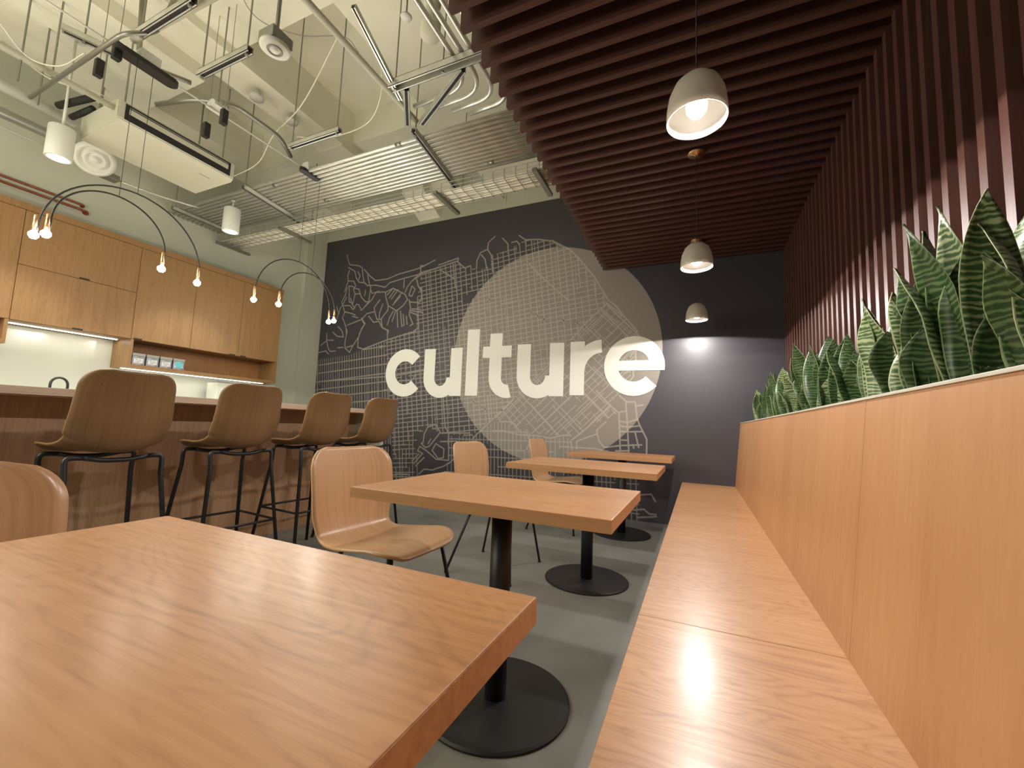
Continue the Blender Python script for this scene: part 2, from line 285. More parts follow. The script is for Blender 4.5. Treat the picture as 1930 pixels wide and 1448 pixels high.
# ---------------------------------------------------------------- the mural
TR="""-4.96,3.49 -4.94,3.43 -4.89,3.32 -4.70,3.28 -4.63,3.24 -4.60,3.10 -4.57,3.01 -4.50,2.95 -4.34,2.94 -4.16,2.89 -4.08,2.95 -3.81,2.99 -3.54,3.02 -3.25,3.08
-4.59,3.21 -4.46,3.09 -4.35,3.01 -4.13,3.01 -3.93,3.06 -3.60,3.10 -3.52,3.12 -3.31,3.19
-3.53,3.01 -3.69,2.93 -3.76,2.85 -3.79,2.78
-4.01,2.86 -4.15,2.81 -4.13,2.73 -4.08,2.61 -3.92,2.52 -3.81,2.59 -3.74,2.67 -3.79,2.75 -3.91,2.81 -4.01,2.86
-4.07,2.72 -3.97,2.84
-4.03,2.70 -3.92,2.83
-3.97,2.65 -3.85,2.78
-4.00,2.61 -3.87,2.73
-4.11,2.77 -4.03,2.84
-4.91,3.28 -4.77,3.20 -4.73,3.09 -4.67,3.02 -4.57,3.00
-4.88,3.23 -4.91,3.15 -4.89,3.06 -4.92,2.98 -4.95,2.90
-4.88,3.06 -4.78,3.05 -4.73,2.97 -4.77,2.92 -4.73,2.84 -4.63,2.84 -4.66,2.91 -4.74,2.93
-4.88,2.98 -4.80,2.97 -4.74,2.93
-4.86,2.96 -4.84,2.73 -4.76,2.70 -4.73,2.85
-4.90,2.96 -4.93,2.84 -4.99,2.74 -4.96,2.68 -4.91,2.58 -4.95,2.49 -4.87,2.36 -4.84,2.23
-4.90,2.81 -4.95,2.72 -5.01,2.64 -5.08,2.44
-5.09,2.68 -5.05,2.59 -5.02,2.56
-4.63,2.83 -4.59,2.77 -4.51,2.70 -4.45,2.70 -4.43,2.92 -4.46,2.96 -4.51,3.11
-4.53,2.88 -4.54,2.80
-4.45,2.70 -4.54,2.61 -4.58,2.58 -4.64,2.67 -4.69,2.68 -4.74,2.60 -4.82,2.67 -4.94,2.68
-4.91,2.58 -4.75,2.54 -4.69,2.51
-4.84,2.37 -4.56,2.44 -4.47,2.52 -4.32,2.54
-4.56,2.44 -4.50,2.36 -4.59,2.22
-4.43,2.48 -4.33,2.38 -4.23,2.39 -4.16,2.29 -4.04,2.24 -4.06,2.19
-4.32,2.83 -4.39,2.73 -4.54,2.61
-4.32,2.83 -4.16,2.82
-4.24,2.71 -4.34,2.60 -4.32,2.54 -4.27,2.42 -4.19,2.42 -4.14,2.48 -4.08,2.54 -4.08,2.61
-4.18,2.64 -4.23,2.51 -4.23,2.44
-4.19,2.42 -4.16,2.29
-3.98,2.52 -4.04,2.43 -4.07,2.33
-3.94,2.51 -3.99,2.37
-3.91,2.51 -3.88,2.28
-3.85,2.51 -3.81,2.29 -3.77,2.31 -3.80,2.46
-3.74,2.43 -3.72,2.31
-3.69,2.44 -3.62,2.31 -3.67,2.29
-3.67,2.48 -3.54,2.43
-3.71,2.66 -3.68,2.56 -3.69,2.45
-3.69,2.63 -3.55,2.61 -3.51,2.63 -3.50,2.72 -3.52,2.82
-3.66,2.53 -3.50,2.51
-3.68,2.51 -3.47,2.46
-3.55,2.43 -3.52,2.26 -3.58,2.22
-3.68,2.86 -3.62,2.81 -3.67,2.71 -3.72,2.73 -3.68,2.86
-3.60,2.95 -3.57,2.85 -3.52,2.78
-3.82,2.97 -3.82,2.85
-4.44,2.90 -4.40,2.82 -4.27,2.84
-4.71,3.19 -4.66,3.12 -4.68,3.06
-4.82,2.79 -4.77,2.68 -4.71,2.62
-4.75,2.50 -4.64,2.47
-3.56,2.21 -4.09,2.10 -4.49,1.99 -4.60,2.02 -4.60,2.16 -4.55,2.30 -4.49,2.37 -4.57,2.46
-4.88,2.37 -4.83,2.27 -4.86,2.12 -4.85,2.02 -4.75,1.95 -4.70,2.04 -4.61,2.16
-4.82,2.03 -4.71,2.05
-5.36,2.08 -5.24,2.15 -5.19,2.02 -5.15,1.98 -5.04,1.98
-5.25,2.27 -5.24,2.16 -5.10,2.15
-5.13,2.28 -5.03,2.21 -4.90,2.19 -4.94,2.29 -5.03,2.36
-5.39,1.97 -5.24,1.99 -5.18,1.94
-5.00,2.03 -4.89,2.03
-4.18,2.02 -4.13,2.02 -4.14,1.99 -4.17,2.00 -4.18,2.02
-5.42,1.51 -4.03,1.58 -3.81,1.60 -3.37,1.66
-4.06,2.25 -4.05,2.11
-4.05,1.39 -3.87,1.39 -3.86,1.24 -4.04,1.24
-3.79,1.52 -3.58,1.52 -3.52,1.60
-3.66,2.95 -3.54,3.04 -3.28,3.07 -2.96,3.13 -2.83,3.02 -2.74,3.04
-2.65,2.99 -2.65,3.10 -2.60,3.20 -2.50,3.23 -2.44,3.14 -2.41,2.92
-2.50,3.23 -2.49,3.32 -2.40,3.39
-2.29,3.35 -2.21,3.26 -2.20,3.13
-2.06,3.35 -1.97,3.28 -1.96,3.20
-1.97,3.28 -1.80,3.26 -1.62,3.21 -1.49,3.12
-2.16,3.27 -2.09,3.28 -2.05,3.23
-3.25,3.11 -2.94,3.17 -2.94,3.13
-3.02,3.11 -2.96,2.76
-3.20,3.03 -3.00,2.90
-2.59,3.17 -2.53,3.10 -2.50,2.97
-3.54,3.04 -3.55,3.14 -3.49,3.13 -3.31,3.19
-3.60,2.93 -3.57,2.85 -3.50,2.78
-1.91,2.96 -1.70,2.74
-2.27,2.48 -2.06,2.50
-1.62,3.22 -1.39,3.07 -1.27,2.94 -1.09,2.70 -0.93,2.42 -0.85,2.35 -0.72,2.18 -0.66,2.11 -0.61,2.04 -0.61,1.99
-1.34,1.99 -1.13,2.21 -0.94,2.38 -0.85,2.30 -0.74,2.20
-1.83,2.86 -1.39,2.45
-0.94,2.36 -0.56,1.96
-1.00,2.30 -0.68,1.96
-3.06,1.32 -3.00,0.91 -2.94,0.84
-2.04,1.29 -2.35,1.00 -2.55,0.82 -2.59,0.77
-2.40,1.32 -2.36,1.01
-3.33,0.69 -3.32,0.81 -3.27,0.90 -3.15,0.94 -3.07,0.84 -3.15,0.74 -3.23,0.65 -3.29,0.63 -3.36,0.68 -3.33,0.69
-3.13,0.69 -3.00,0.63 -3.00,0.52 -3.08,0.50 -3.18,0.60 -3.13,0.69
-3.27,0.59 -3.11,0.49 -2.92,0.49 -2.94,0.83
-3.27,0.59 -3.38,0.64 -3.41,0.58 -3.33,0.55 -3.46,0.41
-3.37,0.28 -3.29,0.35 -3.16,0.35 -2.99,0.41 -2.89,0.47 -2.80,0.56
-3.06,0.83 -2.64,0.85
-3.06,0.72 -2.81,0.74
-3.30,0.50 -3.43,0.38
-3.25,0.68 -3.21,0.75
-3.39,0.54 -3.49,0.44
-3.83,0.22 -3.71,0.25 -3.53,0.26
-2.30,0.89 -2.18,0.90 -1.95,0.86 -1.74,0.86 -1.56,0.84 -1.41,0.88 -1.32,0.88
-0.88,1.24 -1.09,1.02 -1.21,0.91 -1.31,0.83
-0.99,1.13 -1.10,1.02
-0.93,1.05 -1.03,0.95 -1.00,0.83 -0.94,0.77 -0.77,0.80
-1.03,0.91 -1.25,0.82 -1.25,0.73
-1.32,0.82 -1.30,0.72
-2.18,1.01 -2.09,1.01 -2.01,0.98
-1.44,0.75 -1.04,0.75 -0.90,0.73
-1.86,0.88 -1.81,0.79 -1.86,0.68
-1.04,1.39 -0.89,1.23 -0.79,1.15 -0.77,0.72
-0.79,1.34 -0.72,1.28 -0.70,1.03 -0.68,0.71
-0.72,1.27 -0.62,1.27 -0.60,1.09 -0.57,1.02 -0.55,0.98 -0.50,0.88 -0.50,0.73
-0.60,1.23 -0.54,1.24
-0.78,1.16 -0.72,1.17
-0.78,1.06 -0.70,1.05 -0.59,1.09
-0.78,1.01 -0.70,1.00 -0.57,1.02
-0.78,0.95 -0.69,0.95 -0.55,0.96
-0.77,0.86 -0.69,0.86
-0.77,0.80 -0.55,0.82
-0.82,0.74 -0.68,0.75
-0.62,0.95 -0.58,0.79
-0.64,0.82 -0.63,0.78
-0.68,1.76 -0.62,1.85 -0.62,1.72
-0.65,1.61 -0.64,1.55 -0.68,1.50
-0.76,1.74 -0.68,1.82
-0.74,1.58 -0.68,1.61
-0.57,0.30 -0.45,0.32 -0.41,0.25
-0.63,0.14 -0.52,0.16 -0.47,0.12 -0.40,0.12
-0.58,0.07 -0.40,0.10
"""
PG={'sunset':[(-5.42,1.85),(-4.74,1.91),(-4.50,1.98),(-4.08,2.10),(-3.93,1.13),(-3.73,-0.39),(-5.54,-0.62)],
'north':[(-3.52,3.03),(-2.95,3.13),(-2.83,3.02),(-2.72,3.04),(-2.64,2.96),(-2.44,3.00),(-2.44,3.14),(-2.20,3.18),(-1.96,3.28),(-1.80,3.26),(-1.62,3.21),(-1.49,3.13),(-1.39,3.07),(-1.27,2.94),(-0.94,2.42),(-0.94,2.38),(-1.32,1.99),(-2.16,1.18),(-2.62,0.81),(-3.05,0.83),(-3.33,0.93),(-3.81,0.48),(-3.93,1.13),(-4.08,2.10),(-3.56,2.23),(-3.57,2.69)],
'west':[(-3.81,0.48),(-3.35,0.89),(-3.28,0.59),(-3.38,0.44),(-3.24,-0.33),(-3.73,-0.39)],
'mission':[(-2.31,0.99),(-2.19,1.01),(-1.74,0.86),(-1.56,0.84),(-1.31,0.88),(-1.31,0.71),(-0.93,0.56),(-0.58,0.48),(-0.57,-0.02),(-3.24,-0.33),(-2.93,0.47),(-2.95,0.80),(-2.62,0.80)],
'soma':[(-0.94,2.38),(-0.72,2.17),(-0.61,2.00),(-0.63,1.60),(-0.89,1.23),(-0.80,1.15),(-1.21,0.91),(-1.31,0.88),(-1.56,0.88),(-1.87,0.88),(-2.19,1.00),(-2.31,1.06),(-1.32,1.99)],
}

CX, CZ, CR = -1.633, 1.836, 1.285
mur = thing('map_mural', 'charcoal wall mural of a street map with a taupe disc and the word culture', 'mural', (-2.3, YW, 0))
def moff(y): return (2.3, -YW, 0)
def mobj(n, bm, m, rc=True):
    for v in bm.verts: v.co -= Vector((-2.3, YW, 0))
    return obj(n, bm, m, mur, recalc=rc)
mobj('mural_ground', box(-5.40, .865, YW - .004, YW - .0005, .0, 3.744), M['mural'])
b = bmesh.new(); prism([(CX + CR * math.cos(2 * PI * k / 96), CZ + CR * math.sin(2 * PI * k / 96)) for k in range(96)], 1, YW - .006, YW - .004, b)
mobj('disc', b, M['mcirc'])['label'] = 'large taupe disc'
segs = []
def add_poly(pts, w=.013):
    for a, c in zip(pts, pts[1:]): segs.append((a, c, w))
for ln in TR.strip().split('\n'): add_poly([tuple(map(float, p.split(','))) for p in ln.split()], .017)
def inside(p, pg):
    r = False; n = len(pg)
    for i in range(n):
        (x1, y1), (x2, y2) = pg[i], pg[i - 1]
        if (y1 > p[1]) != (y2 > p[1]) and p[0] < (x2 - x1) * (p[1] - y1) / (y2 - y1) + x1: r = not r
    return r
rnd = random.Random(4)
def family(pg, ang, sp, w=.010, drop=0.0, jit=.12, cell=.12, voids=()):
    """parallel streets across a district, clipped to its outline, now and then interrupted"""
    a = R(ang); d = (math.cos(a), math.sin(a)); n = (-d[1], d[0])
    ts = [p[0] * n[0] + p[1] * n[1] for p in pg]; t = min(ts) + sp * .5
    while t < max(ts):
        hits = []
        for i in range(len(pg)):
            (x1, y1), (x2, y2) = pg[i], pg[i - 1]; s1 = x1 * n[0] + y1 * n[1] - t; s2 = x2 * n[0] + y2 * n[1] - t
            if (s1 > 0) != (s2 > 0):
                k = s1 / (s1 - s2); hits.append((x1 + (x2 - x1) * k) * d[0] + (y1 + (y2 - y1) * k) * d[1])
        hits.sort()
        for h0, h1 in zip(hits[::2], hits[1::2]):
            s = h0; run = None
            while s < h1:
                e = min(s + cell, h1); mid = ((s + e) / 2 * d[0] + t * n[0], (s + e) / 2 * d[1] + t * n[1])
                ok = rnd.random() >= drop and not any(inside(mid, v) for v in voids)
                if ok and run is None: run = s
                if (not ok) and run is not None:
                    segs.append(((run * d[0] + t * n[0], run * d[1] + t * n[1]), (s * d[0] + t * n[0], s * d[1] + t * n[1]), w)); run = None
                s = e
            if run is not None: segs.append(((run * d[0] + t * n[0], run * d[1] + t * n[1]), (h1 * d[0] + t * n[0], h1 * d[1] + t * n[1]), w))
        t += sp * (1 + rnd.uniform(-jit, jit))
park = [[(-3.33, 2.62), (-2.95, 2.74), (-2.93, 2.60), (-3.31, 2.48)][i] for i in range(4)]
v1 = [(-2.88, 2.63), (-2.63, 2.70), (-2.63, 2.60), (-2.88, 2.53)]; v2 = [(-3.0, 1.96), (-2.86, 1.99), (-2.86, 2.06), (-3.0, 2.03)]
twin = [(-3.45, .80), (-3.25, .84), (-3.2, .45), (-3.0, .1), (-3.38, .1)]
family(PG['sunset'], 90 + 5, .046, .0105, .01); family(PG['sunset'], 5, .128, .016, 0, .08)
family(PG['north'], 90 + 7, .078, .0125, .03, .10, voids=(v1, v2)); family(PG['north'], 7, .058, .0125, .04, .12, voids=(v1, v2))
family([p for p in PG['north'] if True], 90 + 7, .23, .008, .5, voids=(v1, v2))
family(PG['west'], 94, .06, .011, .12, voids=(twin,)); family(PG['west'], 5, .062, .011, .12, voids=(twin,))
family(PG['mission'], 92, .052, .010, .06, voids=(twin,)); family(PG['mission'], 1.5, .105, .012, .05)
family(PG['soma'], 44, .062, .010, .30, .2, .1); family(PG['soma'], -44, .085, .010, .30, .2, .1)
family(PG['soma'], 44, .21, .012, 0.02, .15); family(PG['soma'], -44, .28, .012, 0.02, .15)
b_out = bmesh.new(); b_in = bmesh.new()
def quadseg(bm, a, c, w, y):
    dx, dz = c[0] - a[0], c[1] - a[1]; l = math.hypot(dx, dz)
    if l < 1e-4: return
    nx, nz = -dz / l * w / 2, dx / l * w / 2; ex, ez = dx / l * w * .3, dz / l * w * .3
    q = [(a[0] + nx - ex, a[1] + nz - ez), (a[0] - nx - ex, a[1] - nz - ez), (c[0] - nx + ex, c[1] - nz + ez), (c[0] + nx + ex, c[1] + nz + ez)]
    bm.faces.new([bm.verts.new((p[0], y, p[1])) for p in q])
for si, (a, c, w_) in enumerate(segs):
    jy = (si % 41) * .00002
    if max(a[0], c[0]) > -.3 and 0: continue
    ax, az, cx2, cz2 = a[0] - CX, a[1] - CZ, c[0] - CX, c[1] - CZ; dx, dz = cx2 - ax, cz2 - az
    A = dx * dx + dz * dz
    if A < 1e-8: continue
    B = 2 * (ax * dx + az * dz); Cc = ax * ax + az * az - CR * CR; D = B * B - 4 * A * Cc; cuts = [0, 1]
    if D > 0: cuts += [t for t in ((-B - D ** .5) / 2 / A, (-B + D ** .5) / 2 / A) if 0 < t < 1]
    cuts.sort()
    for t0, t1 in zip(cuts, cuts[1:]):
        tm = (t0 + t1) / 2; ins = (ax + dx * tm) ** 2 + (az + dz * tm) ** 2 < CR * CR
        p0 = (a[0] + dx * t0, a[1] + dz * t0); p1 = (a[0] + dx * t1, a[1] + dz * t1)
        p0 = (max(p0[0], -5.39), max(p0[1], .03)); p1 = (max(p1[0], -5.39), max(p1[1], .03))
        quadseg(b_in if ins else b_out, p0, p1, w_, (YW - .0072 if ins else YW - .0050) - jy)
mobj('street_lines', b_out, M['mline'], False); mobj('disc_street_lines', b_in, M['mlinec'], False)
# the word
LY0, LY1 = YW - .0105, YW - .0085
_st = [0]
def rect(bm, x0, x1, z0, z1):
    _st[0] += .0004; prism([(x0, z0), (x1, z0), (x1, z1), (x0, z1)], 1, LY0 - _st[0], LY1, bm)
def quad(bm, pts): prism(pts, 1, LY0, LY1, bm)
def arc(bm, cx, cz, ro, ri, a0, a1, sx=1, n=40, sxi=None):
    P = [(cx + ro * sx * math.cos(R(a0 + (a1 - a0) * k / n)), cz + ro * math.sin(R(a0 + (a1 - a0) * k / n))) for k in range(n + 1)]
    Q = [(cx + ri * (sxi or sx) * math.cos(R(a0 + (a1 - a0) * k / n)), cz + ri * math.sin(R(a0 + (a1 - a0) * k / n))) for k in range(n + 1)]
    _st[0] += .0004
    for k in range(n): prism([P[k], P[k + 1], Q[k + 1], Q[k]], 1, LY0 - _st[0], LY1, bm)
def letter(bm, what):
    _st[0] = 0; o = mobj('letter', bm, M['mlet']); o['label'] = 'cream letter ' + what
b = bmesh.new(); arc(b, -3.705, 1.628, .330, .160, 42, 318); letter(b, 'c')
def u_letter(x0, zb, zt):
    b = bmesh.new(); W = .592; s = .176; x1 = x0 + W; cz = zb + .255
    rect(b, x0, x0 + s, cz, zt); rect(b, x1 - s, x1, zb + .012, zt)
    cxm = x0 + .27; arc(b, cxm, cz, .27, .112, 180, 360, 1, 30, .85); return b
letter(u_letter(-3.383, 1.303, 1.945), 'u')
b = bmesh.new(); rect(b, -2.728, -2.549, 1.320, 2.176); letter(b, 'l')
b = bmesh.new(); rect(b, -2.494, -2.095, 1.80, 1.945); rect(b, -2.396, -2.224, 1.52, 2.105); arc(b, -2.148, 1.545, .248, .085, 180, 285, 1, 20, .9); letter(b, 't')
letter(u_letter(-2.016, 1.312, 1.952), 'u')
b = bmesh.new(); rect(b, -1.350, -1.182, 1.338, 1.955); arc(b, -.975, 1.615, .352, .205, 93, 180, 1, 20); letter(b, 'r')
b = bmesh.new(); arc(b, -.642, 1.662, .326, .172, -9, 0, .975); arc(b, -.642, 1.662, .326, .172, 0, 318, .975, 60); rect(b, -.90, -.326, 1.612, 1.720); letter(b, 'e')

# ---------------------------------------------------------------- tables
def table(y0, y1, label):
    x0, x1 = -1.127, -.212; cx, cy = (x0 + x1) / 2, (y0 + y1) / 2; hx, hy = (x1 - x0) / 2, (y1 - y0) / 2
    t = thing('cafe_table', label, 'table', (cx, cy, 0), 0, 'square-edged oak tables along the bench')
    obj('table_top', box(-hx, hx, -hy, hy, .704, .741, .0015), M['oak_t'], t)
    obj('edge_band', edge_band(hx, hy), M['oak_edge'], t)
    obj('mounting_plate', box(-.16, .16, -.16, .16, .698, .7038, .001), M['black'], t)
    obj('post', lathe([(0, .012), (.038, .012), (.038, .698), (0, .698)], seg=28), M['black'], t, True)
    obj('base_plate', lathe([(0, 0), (.262, 0), (.266, .003), (.266, .008), (.258, .013), (.04, .014), (0, .014)], seg=72), M['black'], t)
    return t
def edge_band(hx, hy):
    b = bmesh.new(); e = .0006
    for (a, c, d, f) in ((-hx - e, hx + e, -hy - e, -hy), (-hx - e, hx + e, hy, hy + e), (-hx - e, -hx, -hy, hy), (hx, hx + e, -hy, hy)):
        box(a, c, d, f, .7045, .7395, 0, b)
    return b
table(-.02, .585, 'nearest oak-topped table, its grained top filling the lower left foreground')
table(1.147, 1.747, 'oak-topped black pedestal table second from the camera, a chair back at its left')
table(2.46, 3.10, 'oak-topped black pedestal table third from the camera')
table(3.82, 4.42, 'oak-topped black pedestal table farthest away, right against the mural end')

# ---------------------------------------------------------------- plywood shells
def shell(prof, hw, th=.011, curl=None, nu=72, nv=18, corner=.07):
    """bent plywood: side profile (x, z) swept across the width, edges curled by curl(u) towards the sitter, rounded ends"""
    P = spline([(x, 0, z) for x, z in prof], nu); n = len(P)
    L = [0]
    for a, c in zip(P, P[1:]): L.append(L[-1] + (c - a).length)
    T = L[-1]; bm = bmesh.new(); uvl = bm.loops.layers.uv.new('UVMap'); F = []; Bk = []
    for side in (0, 1):
        G = []
        for i in range(n):
            d = (P[min(i + 1, n - 1)] - P[max(i - 1, 0)]).normalized(); nrm = Vector((d.z, 0, -d.x))   # towards the sitter
            s = L[i]; w_ = hw(s / T); e = min(s, T - s)
            c_ = corner
            if e < c_: w_ = w_ - c_ * (1 - math.sqrt(max(0, 1 - (1 - e / c_) ** 2)))
            row = []
            for j in range(nv + 1):
                v = -1 + 2 * j / nv; k = curl(s / T) * (abs(v * w_ / hw(s / T)) ** 2.4)
                row.append(bm.verts.new(P[i] + Vector((0, v * w_, 0)) + nrm * (k - (th if side else 0))))
            G.append(row)
        if side == 0: F = G
        else: Bk = G
    def face(vs, uvs):
        f = bm.faces.new(vs)
        for l, q in zip(f.loops, uvs): l[uvl].uv = q
    for G in (F, Bk):
        for i in range(n - 1):
            for j in range(nv):
                face((G[i][j], G[i + 1][j], G[i + 1][j + 1], G[i][j + 1]), [(jj / nv * .45, L[ii]) for ii, jj in ((i, j), (i + 1, j), (i + 1, j + 1), (i, j + 1))])
    for i in range(n - 1):
        for j in (0, nv): face((F[i][j], F[i + 1][j], Bk[i + 1][j], Bk[i][j]), [(.2, L[i])] * 4)
    for j in range(nv):
        for i in (0, n - 1): face((F[i][j], F[i][j + 1], Bk[i][j + 1], Bk[i][j]), [(j / nv * .45, L[i])] * 4)
    return bm
CH_PROF = [(.222, .436), (.192, .452), (.11, .460), (.02, .450), (-.10, .438), (-.17, .440), (-.218, .468), (-.240, .53), (-.252, .62), (-.268, .73), (-.292, .845)]
def chair(label):
    t = thing('plywood_chair', label, 'chair')
    hw = lambda u: .244 - .030 * math.exp(-((u - .52) / .13) ** 2) - .012 * (u < .0)
    obj('seat_shell', shell(CH_PROF, hw, .011, lambda u: .018 + .022 * (u > .5) * min(1, (u - .5) * 4) - .0, corner=.11), M['ply'], t, True)
    b = tube([(.16, -.17, .438), (.16, .17, .438)], .008); tube([(-.12, -.15, .425), (-.12, .15, .425)], .008, bm=b); tube([(.16, -.06, .438), (-.12, -.06, .425)], .007, bm=b); tube([(.16, .06, .438), (-.12, .06, .425)], .007, bm=b)
    obj('under_frame', b, M['black'], t, True)
    for sy in (-1, 1):
        obj('leg', tube([(.16, .165 * sy, .438), (.215, .26 * sy, .01)], [.009, .0085]), M['black'], t, True)
        obj('leg', tube([(-.12, .150 * sy, .427), (-.245, .26 * sy, .01)], [.009, .0085]), M['black'], t, True)
        obj('foot_glide', tube([(.215, .26 * sy, .0), (.215, .26 * sy, .014)], .011), M['blackm'], t, True)
        obj('foot_glide', tube([(-.245, .26 * sy, .0), (-.245, .26 * sy, .014)], .011), M['blackm'], t, True)
    return t
c0 = chair('pale plywood chair pushed in at the second table, its whole seat in view')
c0.location = (-1.262, 1.538, 0); c0.rotation_euler = (0, 0, R(-2)); G_CH = 'plywood chairs on the aisle side of the tables'; c0['group'] = G_CH
dup(c0, (-1.245, .305, 0), R(2), 'plywood chair at the far left of the foreground, only its back above the nearest table')
dup(c0, (-1.27, 2.685, 0), R(0), 'plywood chair at the third table, its back showing above the second table top')
dup(c0, (-1.25, 4.04, 0), R(0), 'plywood chair at the farthest table in front of the mural disc')

# ---------------------------------------------------------------- bar stools
ST_PROF = [(.215, .770), (.19, .787), (.10, .795), (-.02, .790), (-.10, .785), (-.155, .797), (-.19, .835), (-.205, .90), (-.215, 1.0), (-.232, 1.09), (-.25, 1.155)]
def stool(label):
    t = thing('bar_stool', label, 'bar stool')
    hw = lambda u: .197 - .012 * math.exp(-((u - .5) / .12) ** 2) - .022 * max(0, (u - .6) * 2.5)
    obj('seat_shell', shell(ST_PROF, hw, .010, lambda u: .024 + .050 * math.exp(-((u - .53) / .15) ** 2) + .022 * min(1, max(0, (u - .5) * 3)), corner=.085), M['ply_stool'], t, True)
    for x, xf in ((.15, .25), (-.14, -.235)):
        w_ = .165; pts = [(x, -w_, .748), (x, w_, .748)]
        legs = []
        for sy in (-1, 1):
            top = Vector((x, w_ * sy, .762)); foot = Vector((xf, .232 * sy, .0))
            bend = fillet([Vector((x, (w_ - .05) * sy, .758)), top + Vector((0, .012 * sy, 0)), top.lerp(foot, .12)], .03)
            obj('leg', tube(bend + [foot + Vector((0, 0, .004))], .011), M['black'], t, True)
            obj('foot_glide', tube([foot, foot + Vector((0, 0, .016))], .012), M['blackm'], t, True)
        obj('seat_rail', tube(fillet([(x, -w_ + .05, .758), (x, -.05, .744), (x, .05, .744), (x, w_ - .05, .758)], .05), .011), M['black'], t, True)
    k = .56; q = [(.15 + .10 * k, 1), (-.14 - .095 * k, 1)]
    yy = .177 + .055 * k
    ring = [(.15 + .10 * k, -yy, .335), (.15 + .10 * k, yy, .335), (-.14 - .095 * k, yy, .335), (-.14 - .095 * k, -yy, .335)]
    obj('foot_ring', tube(ring, .0075, closed=True), M['black'], t, True)
    return t
G_ST = 'plywood bar stools along the bar'
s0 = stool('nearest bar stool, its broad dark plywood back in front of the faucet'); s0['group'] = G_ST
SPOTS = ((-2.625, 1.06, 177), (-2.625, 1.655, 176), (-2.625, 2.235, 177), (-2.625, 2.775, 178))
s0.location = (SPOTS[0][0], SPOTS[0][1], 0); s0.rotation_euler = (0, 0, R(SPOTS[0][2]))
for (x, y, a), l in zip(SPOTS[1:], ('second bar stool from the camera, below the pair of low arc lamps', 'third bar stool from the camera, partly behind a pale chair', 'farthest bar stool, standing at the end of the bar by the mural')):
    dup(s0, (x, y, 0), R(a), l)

# ---------------------------------------------------------------- bar
t = thing('bar_counter', 'long wood-fronted bar with a thick pale top and overhang', 'bar', (-3.3, 1, 0))
def rel(bm, o):
    for v in bm.verts: v.co -= Vector(o)
    return bm
BO = (-3.3, 1, 0)
obj('bar_top', rel(box(-3.75, -2.90, -2.2, 3.345, 1.032, 1.072, .002), BO), M['bar_top'], t)
obj('front_panel', rel(box(-3.27, -3.25, -2.2, 3.30, .0, 1.030), BO), M['bar_front'], t)
obj('back_panel', rel(box(-3.75, -3.73, -2.2, 3.30, .0, 1.030), BO), M['cab'], t)
obj('underside_board', rel(box(-3.249, -2.915, -2.2, 3.29, 1.026, 1.0315), BO), M['cab_dark'], t)
obj('end_panel', rel(box(-3.75, -2.905, 3.301, 3.342, 0, 1.031), BO), M['wall'], t)['label'] = 'painted end panel'

# ---------------------------------------------------------------- bench with its back and planter
BY0, BY1 = -.6, YW - .005
bench = thing('built_in_bench', 'long oak bench seat running to the mural under the pendants', 'bench', (.1, 2, 0)); OB = (.1, 2, 0)
for (a, c) in ((BY0, 1.268), (1.2705, BY1)): obj('seat_panel', rel(box(-.155, .335, a, c, .440, .470, .0012), OB), M['oak_x'], bench)
obj('front_panel', rel(box(-.12, -.10, BY0, BY1, .0, .44), OB), M['oak_z'], bench)
obj('plinth_fill', rel(box(-.099, .33, BY0, BY1, .0, .439), OB), M['backing'], bench)
backr = thing('bench_back', 'tall reclined oak bench back panelling on the right with a pale top edge', 'bench back', (.35, 2, 0)); OK = (.35, 2, 0)
for (a, c) in ((BY0, 1.258), (1.2595, 3.5), (3.5015, BY1)):
    obj('back_panel', rel(prism([(.3365, .30), (.356, .30), (.3565 + .0345, 1.076), (.372, 1.076)][::1] if 0 else [(.316, .4705), (.336, .4705), (.387, 1.076), (.367, 1.076)], 1, a, c), OK), M['oak_z'], backr)
obj('top_rim', rel(box(.364, .395, BY0, BY1, 1.0765, 1.083, .001), OK), M['rim'], backr)['label'] = 'pale top edge'
pl = thing('planter_trough', 'long planter trough behind the bench back holding the snake plants', 'planter', (.56, 2, 0)); OP = (.56, 2, 0)
obj('trough_floor', rel(box(.398, .742, BY0, BY1, .0, .90), OP), M['backing'], pl)
obj('side_wall', rel(box(.396, .41, BY0, BY1, .9005, 1.08), OP), M['blackm'], pl)
obj('side_wall', rel(box(.728, .742, BY0, BY1, .9005, 1.06), OP), M['blackm'], pl)
b = bmesh.new(); r_ = random.Random(2)
gx, gy = 8, 150; V = [[b.verts.new((.412 + (.726 - .412) * i / gx, BY0 + .01 + (BY1 - BY0 - .02) * j / gy, 1.045 + r_.uniform(-.012, .03))) for i in range(gx + 1)] for j in range(gy + 1)]
for j in range(gy):
    for i in range(gx): b.faces.new((V[j][i], V[j][i + 1], V[j + 1][i + 1], V[j + 1][i]))
lo = [[b.verts.new((v.co.x, v.co.y, .9008)) for v in (row[0], row[-1])] for row in (V[0], V[-1])]
b.faces.new((lo[0][0], lo[0][1], lo[1][1], lo[1][0]))
tag(obj('moss_bed', b, M['moss']), 'green moss covering the planter soil around the snake plants', 'moss', kind='stuff')

